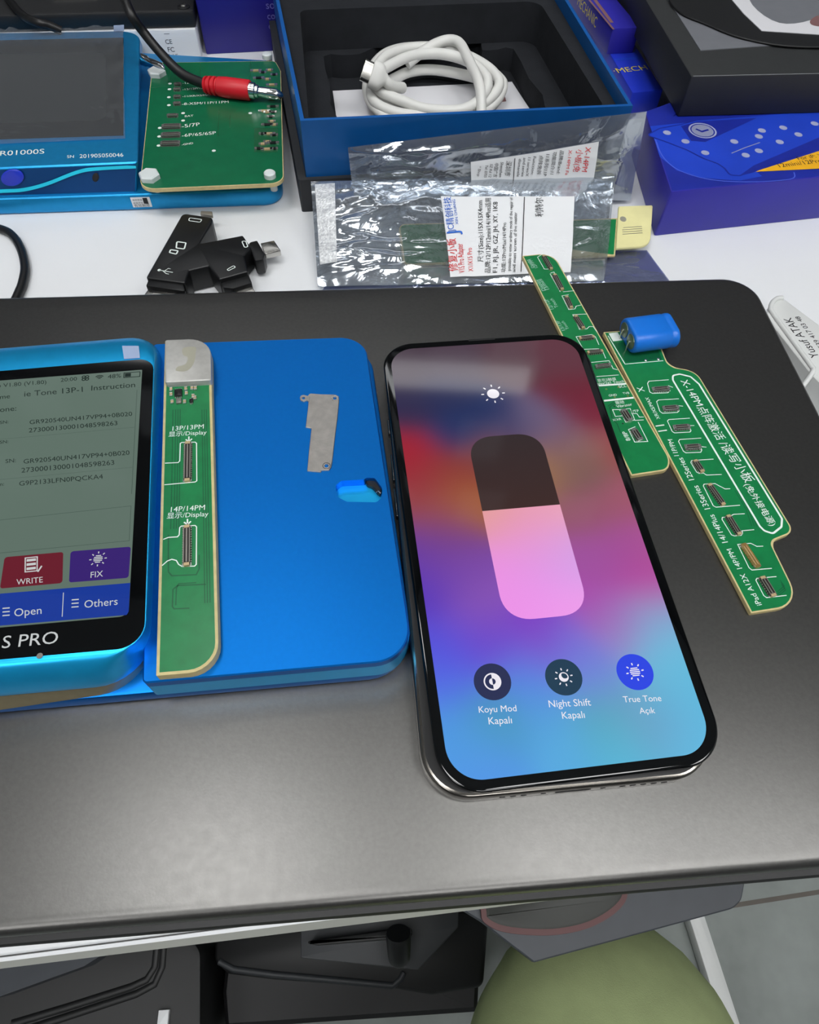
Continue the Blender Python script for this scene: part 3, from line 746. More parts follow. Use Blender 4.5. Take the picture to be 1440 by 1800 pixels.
# sun glyph
def pc(c, r, m, z=ZS, n=28): mb.flat([PL(c[0] + r * math.cos(2 * PI * k / n), c[1] + r * math.sin(2 * PI * k / n)) for k in range(n)], z, m)
def pl(a, b, w, m, z=ZS): mb.ribbon([PL(*a), PL(*b)], w, z, m)
s0 = (-0.6, 47.2); pc(s0, 2.0, 'pix_white')
for k in range(8):
    a = PI / 4 * k; pl((s0[0] + 3.0 * math.cos(a), s0[1] + 3.0 * math.sin(a)), (s0[0] + 3.9 * math.cos(a), s0[1] + 3.9 * math.sin(a)), 0.42, 'pix_white')
B1, B2, B3 = (-18.3, -47.2), (-0.1, -48.0), (18.4, -48.65)
for c, m in ((B1, 'pix_disc'), (B2, 'pix_disc_teal'), (B3, 'pix_blue')): pc(c, 4.72, m, ZS, 40)
ZI = ZS + 0.03
# half-and-half disc
def arc(c, r, a0, a1, n=18): return [(c[0] + r * math.cos(a0 + (a1 - a0) * k / n), c[1] + r * math.sin(a0 + (a1 - a0) * k / n)) for k in range(n + 1)]
mb.ribbon([PL(*q) for q in arc(B1, 2.05, 0, 2 * PI, 30)[:-1]], 0.36, ZI, 'pix_white', True)
mb.flat([PL(*q) for q in arc(B1, 2.15, -PI / 2, PI / 2)], ZI, 'pix_white')
mb.flat([PL(*q) for q in arc(B1, 0.85, PI / 2, 3 * PI / 2)], ZI, 'pix_white'); mb.flat([PL(*q) for q in arc(B1, 0.8, -PI / 2, PI / 2)], ZI + 0.03, 'pix_disc')
# sun with moon
for k in range(8):
    a = PI / 4 * k + .1; pl((B2[0] + 1.75 * math.cos(a), B2[1] + 1.75 * math.sin(a)), (B2[0] + 2.35 * math.cos(a), B2[1] + 2.35 * math.sin(a)), 0.3, 'pix_white', ZI)
mb.ribbon([PL(*q) for q in arc(B2, 1.12, 0, 2 * PI, 24)[:-1]], 0.25, ZI, 'pix_white', True)
mb.flat([PL(*q) for q in arc(B2, 1.1, PI * .75, PI * 2.05) + list(reversed(arc((B2[0] + .35, B2[1] + .42), 0.85, PI * .8, PI * 1.95)))], ZI, 'pix_white')
# striped sun
for k in range(8):
    a = PI / 4 * k + .1; pl((B3[0] + 1.75 * math.cos(a), B3[1] + 1.75 * math.sin(a)), (B3[0] + 2.35 * math.cos(a), B3[1] + 2.35 * math.sin(a)), 0.32, 'pix_white', ZI)
for k in range(5):
    y = -0.95 + 0.475 * k; h = math.sqrt(1.32 ** 2 - y * y); pl((B3[0] - h, B3[1] + y), (B3[0] + h, B3[1] + y), 0.27, 'pix_white', ZI)
for s, a, b in (('Koyu Mod', (-23.0, -54.5), (-13.7, -55.15)), ('Kapalı', (-21.1, -57.55), (-15.4, -57.9)), ('Night Shift', (-5.5, -55.1), (5.0, -55.8)), ('Kapalı', (-2.9, -58.2), (2.7, -58.6)), ('True Tone', (13.3, -55.95), (22.9, -56.65)), ('Açık', (16.5, -59.1), (20.4, -59.4))):
    mb.text(s, PL(*a), PL(*b), ZI, 'pix_white', bold=0.012)
mb.build('screen', dp, root=t['base'])

# ------------------------------------------------------------------ long green strip half under the phone
t = thing('connector_board', 'long narrow green circuit strip, one end under the phone, the other over the bag', 'circuit board', (*(65.81,170.63), 0.0))
mb = pcb_slab([(39.46,231.89),(51.98,234.89),(83.21,133.98),(82.11,129.39),(69.7,126.34)], [0.3, 8, 7, 7.5, 0.3], 0.05, 1.65, 0.5); Z1 = 1.70
for p in ([(48.01,233.85),(45.6,231.52),(47.91,224.43),(50.62,224.66)], [(54.37,211.64),(58.83,212.64)], [(50.24,222.24),(51.63,223.03),(54.44,212.62)], [(49.99,221.88),(53.27,211.55)],
          [(56.44,210.19),(53.76,209.33),(55.79,201.89),(58.19,202.39),(58.76,204.0),(60.77,204.79)], [(62.69,199.95),(57.07,199.21),(58.95,191.47),(61.73,191.99),(62.69,193.26),(64.18,193.37),(65.36,190.48)],
          [(59.16,182.14),(57.35,187.51),(63.34,189.14),(64.49,188.06),(65.33,184.05)], [(59.7,181.33),(64.91,182.01),(66.42,180.7),(67.08,177.36)], [(61.76,175.01),(68.19,176.33),(69.18,172.53),(70.74,172.1)], [(62.9,168.27),(70.85,169.66)],
          [(69.15,153.63),(72.91,154.4),(73.81,149.48),(70.61,148.27),(69.15,153.63)], [(73.01,152.15),(74.95,152.29),(75.53,150.83),(77.08,150.94)], [(69.15,153.63),(66.81,153.46),(67.43,150.51),(69.78,150.93)], [(73.78,149.23),(76.9,149.69)],
          [(73.62,146.53),(71.16,145.14),(72.57,139.99),(76.95,140.53),(74.84,148.57)]):
    mb.ribbon(p, 0.24, Z1, 'silk')
for p in ([(63.27,164.08),(72.96,165.66)], [(64.32,157.22),(74.72,159.38)]): mb.ribbon(p, 0.75, Z1, 'silk')
for p in ([(68.14,156.6),(65.95,154.41),(66.19,149.68),(67.63,147.33),(68.35,143.75),(69.56,142.87)], [(67.81,157.08),(65.42,154.88)]): mb.ribbon(p, 0.4, Z1 - 0.01, 'pcb_dark')
for s, a, b in (('显示2触摸', (63.06,165.87), (69.76,167.16)), ('play/2g1 Touch', (62.91,164.4), (72.44,166.29)), ('SCL', (70.32,163.49), (72.98,164.21)), ('GND', (66.3,159.29), (69.11,159.88)), ('TVB', (71.34,160.56), (73.57,161.11)),
                ('振动', (68.26,155.97), (71.26,156.69)), ('Vibrator', (68.46,154.34), (73.87,155.86)), ('X/XR', (66.42,148.35), (69.38,149.17)), ('1/TP', (73.24,152.42), (75.83,153.1)), ('8/8P', (71.34,140.62), (70.31,144.36))):
    mb.text(s, a, b, Z1, 'silk', bold=0.015)
for s, a, b in (('12P/PM', (45.48,225.26), (43.03,230.25)), ('Display', (44.12,225.15), (41.87,229.81)), ('13/mini', (49.19,212.84), (46.44,218.56)), ('Display', (47.82,212.08), (45.09,218.12)),
                ('12/12P', (50.2,201.76), (47.96,207.26)), ('Touch', (51.99,202.84), (50.17,207.76)), ('13/13P', (53.65,190.77), (51.48,195.71)), ('Touch', (55.17,191.48), (53.38,195.55))):
    mb.text(s, a, b, Z1, 'silk_dim', bold=0.015)
for q in [(65.68,162.63),(69.97,163.86),(68.24,159.17),(72.84,160.02)]: mb.ribbon(circle(q, 0.28, 10), 0.15, Z1, 'contact_gold', True)
for q in [(67.57,155.03),(69.57,147.59)]: mb.flat(circle(q, 0.3, 10), Z1, 'ink_black')
mb.build('board', t)
for a, b, w, st in (((48.05,231.69), (50.53,224.27), 1.9, 'dark'), ((51.63,220.63), (53.93,212.54), 2.0, 'dark'), ((55.34,208.14), (56.63,202.55), 1.9, 'dark'), ((57.94,197.71), (60.17,191.84), 2.0, 'dark'),
                    ((58.63,186.27), (63.51,187.37), 1.9, 'dark'), ((60.87,179.27), (65.89,180.35), 1.9, 'dark'), ((63.06,172.61), (68.03,173.8), 2.0, 'grey'), ((70.33,152.95), (71.92,148.85), 2.6, 'grey'), ((72.73,144.77), (74.27,140.82), 2.5, 'grey')):
    connector(t, a, b, w, 1.68, st)

# ------------------------------------------------------------------ wide green board with the blue capacitor pair
t = thing('activation_board', 'wide green circuit board with blue capacitor pair, right of the phone', 'circuit board', (*(91.99,125.91), 0.0))
mb = pcb_slab([(67.59,190.8),(86.86,194.23),(89.34,175.12),(98.8,173.62),(117.04,108.6),(108.85,104.72),(112.87,84.15),(97.71,80.82)], [.4, .5, 5, 6, 3.4, 3.4, 7.5, .4], 0.05, 1.65, 0.5)
def q2(pts): return pts
for p in ([(88.31,168.65),(81.15,167.46),(80.5,166.34),(80.73,162.4),(81.53,161.81),(86.94,162.46),(87.89,163.44),(87.77,165.81),(89.14,165.11)],
          [(90.37,159.98),(83.27,158.96),(82.46,158.13),(82.89,153.85),(83.73,153.03),(88.86,153.77),(89.57,154.57),(89.37,156.83),(91.29,156.72)],
          [(92.72,151.55),(85.43,150.42),(84.85,149.76),(85.76,145.31),(86.43,144.76),(91.66,145.48),(92.15,146.12),(91.77,148.28),(93.7,148.41)],
          [(95.03,143.19),(87.69,142.09),(87.17,141.23),(88.1,137.31),(88.83,136.66),(93.75,137.23),(94.3,138.2),(93.99,139.58),(96.03,139.48)],
          [(97.44,134.72),(90.15,133.65),(89.73,132.83),(90.99,129.09),(91.64,128.69),(93.14,128.9),(93.91,128.17),(98.93,128.73)],
          [(100.55,123.35),(98.89,123.14),(96.02,125.01),(92.51,124.56),(92.12,123.88),(93.85,116.54),(94.64,116.06),(102.3,117.29)],
          [(103.14,114.22),(99.63,113.79),(98.92,113.33),(98.54,112.8),(95.85,112.42),(95.61,111.69),(97.39,106.37),(98.17,106.02),(100.31,106.35),(100.92,107.19),(100.92,107.98),(104.77,108.63)],
          [(106.23,102.99),(104.3,102.77),(102.65,103.74),(98.58,103.1),(100.28,95.37),(100.96,94.66),(107.02,95.59)],
          [(107.71,92.94),(101.86,92.03),(101.38,91.36),(102.57,86.55),(103.25,85.97),(109.22,87.04)]):
    mb.ribbon(p, 0.26, Z1, 'silk')
mb.ribbon(rpoly([(90.06,170.8),(92.61,171.66),(96.27,170.71),(98.68,167.4),(114.35,113.09),(113.45,110.18),(110.22,107.57),(107.84,108.42),(106.81,109.96),(89.71,168.62)], 1.2, 3), 0.62, Z1, 'silk', True)
mb.text('X-14PM点阵激活', (92.29,168.54), (100.38,142.61), Z1, 'silk', 1.05, bold=0.02)
mb.text('/读写小板', (100.33,141.42), (106.13,125.89), Z1, 'silk', 1.1, bold=0.02)
mb.text('(免外接电源)', (105.25,125.18), (110.15,110.18), Z1, 'silk', 1.0, bold=0.02)
for s, a, b in (('X', (79.07,162.55), (78.49,164.74)), ('XR/XS/MAX', (82.59,150.59), (79.9,160.0)), ('11', (84.1,145.56), (83.46,148.19)), ('11P/PM', (86.38,135.34), (85.24,142.04)), ('12Series', (89.73,126.13), (87.39,134.72)),
                ('13Series', (92.75,115.42), (90.43,123.99)), ('14/14Plus', (95.81,103.71), (93.42,113.39)), ('14P/PM', (98.21,95.06), (96.4,101.6)), ('iPad A12X', (101.41,83.65), (98.52,93.4))):
    mb.text(s, a, b, Z1, 'silk', 1.0, bold=0.02)
mb.ribbon([(69.18,189.0),(73.72,175.07),(87.72,177.78)], 0.3, Z1, 'silk')
mb.flat([(69.52,190.21),(72.97,191.07),(74.16,187.04),(70.74,186.2)], Z1 - 0.01, 'silk')
mb.flat([(70.88,185.63),(85.94,187.94),(87.39,178.32),(74.03,175.93)], Z1 - 0.015, 'pcb_dark')
for off in (0, 4, 8): mb.ribbon([(x + off * 0.19, y) for x, y in [(101.86,122.79),(103.9,115.72),(104.34,109.81)]], 0.22, Z1 - 0.01, 'pcb_dark')
for off in (0, 4, 8): mb.ribbon([(x, y - off * 0.16) for x, y in [(108.59,91.8),(109.31,90.01),(106.85,88.06)]], 0.22, Z1 - 0.01, 'pcb_dark')
for q in [(81.33,177.31),(85.95,178.21)]: mb.prism(circle(q, 0.5, 10), [(0, Z1 - .02), (0, Z1 + 0.3), (0.3, Z1 + 0.5)], 'solder')
mb.build('board', t)
for a, b, w, st in (((81.82,163.13), (87.28,164.05), 2.3, 'grey'), ((84.07,154.68), (89.04,155.54), 2.4, 'grey'), ((86.43,146.57), (91.5,147.41), 2.4, 'grey'), ((88.85,138.53), (93.62,139.2), 2.4, 'grey'),
                    ((91.05,133.15), (92.53,129.2), 2.2, 'dark'), ((93.91,124.01), (96.8,116.95), 2.1, 'dark'), ((97.51,112.65), (99.52,106.53), 2.1, 'dark'), ((100.1,102.83), (102.73,95.74), 2.3, 'gold'), ((103.22,92.06), (105.04,86.56), 2.5, 'dark')):
    connector(t, a, b, w, 1.68, st)
# capacitor pair in blue sleeve, lying on its side
A = Vector((74.66,185.02)); B = Vector((91.03,189.18)); ax = (B - A).normalized(); nr = Vector((-ax.y, ax.x))
def cap_ring(p, r, f=1.0):
    out = []
    hw = 3.0
    for k in range(32):
        a = 2 * PI * k / 32; y = math.cos(a) * r + (hw if math.cos(a) > 0 else -hw) * f; z = math.sin(a) * r
        q = p + nr * y; out.append((q.x, q.y, 1.7 + 4.1 + z))
    return out
LEN = (B - A).length
mb = MB()
pro = [(0.0, 2.9), (0.0, 3.7), (0.03, 4.0), (0.07, 4.1), (0.80, 4.1), (0.82, 3.85), (0.85, 3.8), (0.88, 4.0), (0.91, 4.1), (0.97, 4.05), (0.995, 3.8), (1.0, 3.3)]
mb.rings([cap_ring(A + ax * (LEN * u), r) for u, r in pro], 'cap_blue')
cpo = mb.build('capacitor', t, smooth=60)
mb = MB()
for s in (-1, 1):
    c = A + nr * (3.0 * s)
    mb.lathe((*(c - ax * 0.02)[:], 5.8), (*(c - ax * 0.35)[:], 5.8), [(0, 2.75), (0.6, 2.7), (1, 2.3)], 'cap_end')
    mb.lathe((*(c - ax * 0.3)[:], 5.8), (*(c - ax * 0.9)[:], 5.8), [(0, 0.5), (0.8, 0.45), (1, 0.2)], 'solder', 10)
    mb.tube([(*(c - ax * 0.6)[:], 5.8), (*(c - ax * 0.8)[:], 4.2), (*(c - ax * 0.6)[:], 1.7)], 0.28, 'solder', 6)
mb.build('terminal', cpo, root=t['base'])

# ------------------------------------------------------------------ second tester, at the back
def hexbox(mb, A, B, depth, z0, z1, m, b=0.4, topm=None, back=None):
    A = Vector(A[:2]); B = Vector(B[:2]); d = (B - A).normalized(); n = Vector((-d.y, d.x)) if back is None else Vector(back).normalized()
    p = [A[:], B[:], (B + n * depth)[:], (A + n * depth)[:]]
    mb.prism(rpoly(p, b * 1.5, 3) if b else p, rb(z0, z1, b, 2) if b else (z0, z1), m, topm)
t = thing('repair_tester', 'older blue tester with a film-covered dark screen at the back', 'tester', (*(-158.27,329.42), T))
bo = rpoly([(-249.82,258.12), (-66.09,284.91), (-87.43,402.9), (-321.09,405.17)], [4, 9, 6, 4], 8)
mb = MB(); mb.prism(bo, [(1.0, T), (0.2, T + 0.8), (0, T + 2), (0, -11), (0.5, -10.1), (1.0, -10)], 'tester_teal'); mb.build('base_plate', t, smooth=50)
A0, A1, A2, A3 = (-250.77,260.09), (-130.46,277.31), (-164.53,420.43), (-318.07,398.94)
B0, B1_, B2_, B3_ = (-243.23,261.21), (-127.16,281.05), (-157.25,400.45), (-300.27,378.9)
lo_ = ccw(rpoly([A0, A1, A2, A3], [2, 2, 12, 2], 7)); hi_ = ccw(rpoly([B0, B1_, B2_, B3_], [2, 2, 12, 2], 7))
mb = MB()
rg = [[(a[0] + (b[0] - a[0]) * k, a[1] + (b[1] - a[1]) * k, -10 + 12 * k) for a, b in zip(lo_, hi_)] for k in (0.0, 0.96)]
rg.append([(x, y, 2) for x, y in inset(hi_, 0.5)])
mb.rings(rg, 'tester_teal')
up_ = (B2_[0] - B1_[0] - 6, B2_[1] - B1_[1])
mb.text('R01000S', (-187.53,280.11), (-169.25,283.63), 2.06, 'silk', 1.0, bold=0.0, up=up_)
mb.text('SN', (-158.42,281.13), (-155.58,281.63), 2.06, 'silk', 1.2, bold=0.0, up=up_); mb.text('201905050046', (-153.08,281.64), (-134.6,284.51), 2.06, 'silk', 1.35, bold=0.0, up=up_)
mb.build('housing', t)
def FS(px, v, off=0.12):
    u = (px + 260) / 502.0
    a = Vector((*A0, -10)).lerp(Vector((*A1, -10)), u); b = Vector((*B0, 2)).lerp(Vector((*B1_, 2)), u)
    n = (Vector((*A1, -10)) - Vector((*A0, -10))).cross(b - a).normalized()
    return a.lerp(b, v) + n * off
mb = MB()
i = mb.add([FS(-250, .04, .05), FS(238, .04, .05), FS(238, .93, .05), FS(-250, .93, .05)]); mb.face(i, 'tester_deep')
w = smooth_path([FS(x, v) for x, v in ((-250, .15), (-100, .15), (0, .19), (40, .22), (80, .4), (130, .74), (165, .84), (238, .86))], 6)
for a, b in zip(w, w[1:]):
    k = Vector((0, 0.35, 0.62)); j = mb.add([a - k, b - k, b + k, a + k]); mb.face(j, 'tester_cyan')
mb.build('front_panel', t)
mb = MB(); c = FS(18, .66); e = FS(38, .66) - c; f = FS(18, .95) - c
ring = lambda s, o: [c + e * math.cos(2 * PI * k / 24) * s + f * math.sin(2 * PI * k / 24) * s + e.cross(f).normalized() * o for k in range(24)]
mb.rings([ring(1, 0), ring(1, .5), ring(.9, .8)], 'box_purple_top', cap0=False); mb.build('button', t)
mb = MB(); c = FS(166, .55); e = FS(172, .55) - c; f = FS(166, .7) - c
mb.rings([ring(1, -.05), ring(.8, .15)], 'ink_black', cap0=False); mb.build('screw', t)
mb = MB(); mb.prism([(-287.9,371.49),(-163.67,391.82),(-139.03,300.97),(-246.68,284.0)], (1.9, 2.12), 'glass_black'); mb.flat(rpoly([(-273.93,360.0),(-168.52,375.28),(-149.76,312.34),(-245.52,297.94)], 5, 5), 2.15, 'satin_black'); mb.build('display', t)
def sheet(q, zf, m, nx=40, ny=30, two=0.0):
    """film over the quad q = (front-left, front-right, back-right, back-left)"""
    mb = MB(); Q = [Vector(p) for p in q]; G = []
    for j in range(ny + 1):
        r = []
        for i in range(nx + 1):
            u, v = i / nx, j / ny
            p = Q[0] * (1 - u) * (1 - v) + Q[1] * u * (1 - v) + Q[2] * u * v + Q[3] * (1 - u) * v
            r.append(mb.add([(p.x, p.y, zf(p.x, p.y, u, v))])[0])
        G.append(r)
    for a, b in zip(G, G[1:]):
        for i in range(nx): mb.face((a[i], a[i + 1], b[i + 1], b[i]), m)
    return mb
def wr(x, y, s, seed=0.0): return noise.noise(Vector((x * s + seed, y * s * 0.8, seed)))
def film_z(x, y, u, v):
    e = min(1.0, 4 * (1 - u), ) ; k = max(0, 1 - 5 * (1 - u)) * min(1, 3 * v) + max(0, 1 - 4 * (1 - v)) + 0.0 * v
    return 2.45 + max(0.0, min(1.3, k) * (1.1 + 2.4 * abs(wr(x, y, 0.12, 3.0)) + .9 * wr(x, y, .26, 2))) + 0.1 * abs(wr(x, y, 0.06, 1.0))
mb = sheet([(-244.43,278.88),(-137.26,297.91),(-164.95,399.39),(-291.46,378.48)], film_z, 'clear_film', 60, 40)
mb.build('protective_film', t, smooth=80)
mb = MB(); mb.prism([(-170.0,396.88),(-164.82,397.8),(-166.61,404.4),(-171.74,403.15)], (2.5, 2.7), 'tape_clear'); mb.build('pull_tab', t)
SA, SB = Vector((-134.97,271.96)), Vector((-125.4,273.23)); sd = (SB - SA).normalized(); sn = Vector((-sd.y, sd.x))
SA0 = Vector(bo[0]) 
mb = MB()   # paper seal on the front edge
ga, gb = (-133.35,274.14), (-124.92,275.33)
FA = Vector((-249.82,258.12)); FB = Vector((-65.07,285.01)); fdir = (FB - FA).normalized(); fno = Vector((fdir.y, -fdir.x))
def FE(p, off): q = FA + fdir * (Vector(p) - FA).dot(fdir) + fno * off; return q
a, b = FE(ga, 0.08), FE(gb, 0.08)
i = mb.add([(*a[:], T + 1.9), (*b[:], T + 1.9), (*b[:], -11.2), (*a[:], -11.2)]); mb.face(i, 'label_white')
a2, b2 = FE(ga, 0.11), FE(gb, 0.11); L = (b2 - a2).length; dd = (b2 - a2).normalized()
for k, s in enumerate(('维修质保', '拆毁无效', '有效期限')): mb.text3(s, (*(a2 + dd * L * .08)[:], -12.9 - 1.5 * k), (*dd[:], 0), (0, 0, 1), L * (.5 if k < 2 else .8), 'ink_black', 0.95)
p1, p2 = a2 + dd * L * .62, a2 + dd * L * .86
i = mb.add([(*p1[:], -14.4), (*p2[:], -14.6), (*p2[:], -11.6), (*p1[:], -11.6)]); mb.face(i, 'ink_black')
mb.build('seal_sticker', t)

# green test board standing on white screws over the back tester
t = thing('test_board', 'square green test board on white screws beside the back tester', 'circuit board', (*(-108.04,330.09), -10))
mb = pcb_slab([(-123.96,266.52),(-63.01,276.72),(-78.5,373.4),(-82.98,383.62),(-145.25,374.97)], [7, 6, 2, 3, 2], -3.2, -1.4, 0.35, 'pcb_back_green'); ZB = -1.35
LB = [('-12V/5A', [(-125.22,355.24),(-116.91,357.8)]), ('-12/12P/12PM', [(-123.88,349.3),(-111.31,352.83)]), ('-11/XR/XS/MAX', [(-122.45,342.95),(-108.24,346.05)]), ('-8-XSM/11P/11PM', [(-121.1,335.67),(-99.22,340.03)]),
      ('BAT', [(-117.39,325.24),(-113.5,326.14)]), ('-5/7P', [(-116.63,315.85),(-108.64,318.61)]), ('-6P/6S/6SP', [(-114.93,308.27),(-99.83,312.16)]), ('-GND', [(-113.37,301.34),(-108.54,303.21)])]
for s, (a, b) in LB: mb.text(s, a, b, ZB, 'silk', bold=0.02)
for q in [(-131.47,355.14),(-130.48,349.71),(-129.01,342.27),(-127.31,335.03),(-126.83,314.83),(-125.37,307.72),(-123.84,300.32),(-118.97,328.64),(-117.52,322.2),(-87.23,331.87),(-98.19,298.63)]: mb.flat(circle(q, 0.9, 12), ZB, 'silk')
mb.flat(rpoly([(-80.04,299.0),(-69.26,300.03),(-72.03,320.29),(-83.17,319.18)], 1, 3), ZB - 0.01, 'pcb_dark')
for p in ([(-102.46,332.38),(-98.67,310.35)], [(-96.59,330.4),(-94.54,318.05)]): mb.ribbon(p, 0.5, ZB - 0.01, 'pcb_dark')
for p in ([(-135.79,374.82),(-131.37,353.48),(-140.68,349.73)], [(-121.08,377.62),(-117.49,360.56)], [(-95.76,381.61),(-91.66,357.69)]): mb.ribbon(p, 0.4, ZB - 0.01, 'pcb_dark')
mb.build('board', t)
for q in [(-139.75,363.3),(-121.45,275.15),(-69.66,280.82),(-87.56,386.15)]:
    mb = MB(); mb.prism(circle((q[0], q[1] + 4), 1.6, 16), (-10, -3.2), 'nylon'); r6 = 4.6 if q[0] < -90 else 2.6
    mb.prism(circle(q, r6, 6 if r6 > 3 else 16), [(0, -1.4), (0, 0.5), (.5, 1.0)], 'nylon'); mb.build('screw', t)
yb = math.radians(9)
for i, q in enumerate([(-127.2,353.92),(-126.37,349.04),(-124.8,342.17),(-123.38,335.96),(-123.08,325.17),(-121.46,315.86),(-120.06,308.72),(-118.69,301.76)]):
    big = i > 4
    w = (8.2 if big else 3.0 if i < 4 else 4.6)
    a = (q[0] - w / 2 * math.cos(yb), q[1] - w / 2 * math.sin(yb)); b = (q[0] + w / 2 * math.cos(yb), q[1] + w / 2 * math.sin(yb))
    connector(t, a, b, 4.2 if big else 2.8, -1.36, 'grey')
mb = MB()
for k in range(26):
    q = [(-91.19,372.02),(-87.45,370.68),(-84.36,373.35),(-88.53,364.8),(-84.08,364.14),(-81.35,369.02),(-80.94,358.82),(-79.93,352.28),(-78.86,345.34),(-77.27,338.6),(-79.19,333.2),(-76.48,333.48),(-80.71,334.08),(-76.94,329.33),(-75.78,325.39),(-77.46,322.23),(-74.26,322.54),(-78.34,314.28),(-75.18,314.59),(-72.93,313.84),(-75.19,307.88),(-72.45,307.2),(-76.97,305.81),(-78.18,301.95),(-74.24,301.87),(-71.22,302.62)][k]
    resistor(mb, q, (3.2 if k % 3 else 5.0, 1.6), -1.36, yb, 'chip_black' if k % 2 else 'contact_tan')
mb.build('resistor', t)

# ------------------------------------------------------------------ test leads
t = thing('test_lead', 'black test lead with a red plug lying across the square green board', 'cable', (*(-102.32,353.57), -1.3))
mb = MB(); mb.tube(smooth_path([(*(-152.49,377.67), 34), (*(-144.07,360.88), 27), (*(-139.92,360.17), 19), (*(-132.35,356.77), 11), (*(-122.29,351.03), 5.2), (*(-110.01,346.29), 3.4)], 8), 2.3, 'cable_black', 12); mb.build('wire', t, smooth=80)
RA = Vector((*(-111.17,346.38), 3.3)); RB = Vector((*(-88.4,343.39), 3.3))
mb = MB(); mb.lathe(RA, RB, [(0, 2.6), (0.0, 3.5), (.05, 3.9), (.06, 3.2), (.09, 3.2), (.1, 4.0), (.15, 4.1), (.16, 3.3), (.19, 3.3), (.2, 4.1), (.25, 4.2), (.26, 3.5), (.29, 3.5), (.31, 4.3), (.5, 4.55), (.97, 4.5), (1.0, 4.1)], 'plug_red'); mb.build('plug_grip', t)
mb = MB(); TB = Vector((*(-72.36,342.5), 2.2)); mb.lathe(RB - (RB - RA) * .03, TB, [(0, 3.6), (.18, 3.6), (.2, 2.9), (.27, 2.9), (.3, 2.2), (.5, 2.45), (.8, 2.4), (.93, 1.7), (.97, 1.0), (1, .5)], 'chrome'); mb.build('plug_pin', t)
t = thing('test_lead', 'short silver plug pin sticking out of the back tester', 'cable', (*(-143.81,370.85), -8))
mb = MB(); PA = Vector((*(-153.11,379.63), -2)); PB = Vector((*(-135.61,363.66), 1.3)); mb.lathe(PA, PB, [(0, 2.6), (.25, 2.6), (.3, 2.0), (.6, 2.3), (.85, 2.1), (.95, 1.2), (1, .4)], 'chrome'); mb.build('plug_pin', t)

# ------------------------------------------------------------------ cartons at the back left
WA, WB = (-276.27,392.27), (-132.13,416.13)
t = thing('carton', 'white carton with approval marks under the black case', 'box', (*WA, T))
mb = MB(); hexbox(mb, WA, WB, 95, T, -2.6, 'label_white', 0.5)
wd = (Vector(WB) - Vector(WA)).normalized(); wn = Vector((wd.y, -wd.x))
def onW(px_at, z, s, w, m='ink_black', b=0.0):
    q = Vector(WA) + wd * (Vector(px_at) - Vector(WA)).dot(wd) + wn * 0.06
    mb.text3(s, (*q[:], z), (*wd[:], 0), (0, 0, 1), w, m, bold=b)
onW((-149.63,413.22), -9.4, 'CE', 3.6); onW((-149.31,413.25), -13.4, 'FC', 3.6, b=0.01); onW((-149.94,413.18), -16.2, 'RoHS', 5.5); onW((-149.31,413.25), -5.2, '—', 3.0)
mb.build('shell', t)
KA, KB = (-270.89,393.26), (-131.74,417.87)
t = thing('power_case', 'flat black case lying on the white carton, a wire running over it', 'case', (*KA, -2.6))
mb = MB(); hexbox(mb, KA, KB, 105, -2.6, 5.6, 'soft_black', 1.2); mb.build('shell', t)
mb = MB(); q = (-137.73,421.74); mb.prism(circle(q, 3.4, 18), [(0, 5.55), (0, 5.9), (.5, 6.1)], 'satin_black'); mb.prism(circle(q, 1.8, 6), [(0, 6.0), (0, 6.5), (.4, 6.7)], 'nickel'); mb.build('screw', t)
mb = MB(); mb.prism([(-208.17,420.81),(-185.72,425.64),(-193.51,452.38),(-217.46,449.33)], (5.6, 8.0), 'nickel'); mb.build('cover_plate', t)
o = MB(); o.tube(smooth_path([(*(-247.59,442.47), 7.8), (*(-227.51,411.45), 7.8), (*(-214.72,395.72), 7.8), (*(-205.44,390.24), 7.6), (*(-201.04,391.56), 6.0), (*(-196.35,393.06), 3.2)], 8), 2.1, 'cable_black', 12)
o = o.build('cable', smooth=80); tag(o, 'thin black wire crossing the flat black case and dropping behind the tester', 'cable')
VA, VB = (-130.86,422.59), (-87.37,432.18)
t = thing('carton', 'upright violet carton with pale lettering behind the square green board', 'box', (*VA, T))
mb = MB(); hexbox(mb, VA, VB, 40, T, 40, 'box_purple_dark', 0.6)
vd = (Vector(VB) - Vector(VA)).normalized(); vn = Vector((vd.y, -vd.x))
for k, (s, w) in enumerate((('ABS', 6.2), ('sof', 5.2), ('con', 5.2), ('des', 5.4))):
    q = Vector(VA) + vd * (Vector((-94.39,430.37)) - Vector(VA)).dot(vd) + vn * .06
    mb.text3(s, (*q[:], 8.2 - 5.0 * k), (*vd[:], 0), (0, 0, 1), w * 1.25, 'ink_lilac')
mb.build('shell', t)

# ------------------------------------------------------------------ the big blue box with foam, in its black lid
BA, BB = Vector((-54.17,284.07)), Vector((87.84,310.54)); bd1 = (Vector((-80.95,393.78)) - BA).normalized(); bd2 = (Vector((67.46,411.89)) - BB).normalized()
BC, BD = BB + bd2 * 165, BA + bd1 * 185
bx4 = [BA[:], BB[:], BC[:], BD[:]]
t = thing('gift_box', 'open blue box lined with black foam holding a white cable', 'box', (*((BA + BC) / 2)[:], T))
mb = MB(); mb.holed(bx4, [inset(ccw(bx4), 1.7)], T + 2, 22, 'box_blue', 'box_blue_edge', 0.0); mb.build('wall_panel', t)
mb = MB()
tq = inset(ccw(bx4), -2.6); tr = rpoly([(p[0] + (-1.2 if i in (0, 3) else 0), p[1]) for i, p in enumerate(tq)], 1.0, 3)
mb.holed(tr, [inset(ccw(bx4), -0.2)], T, -2.5, 'box_black', 'box_black_top'); mb.prism(inset(ccw(bx4), -0.2), (T, T + 2), 'box_black'); mb.build('lid', t)
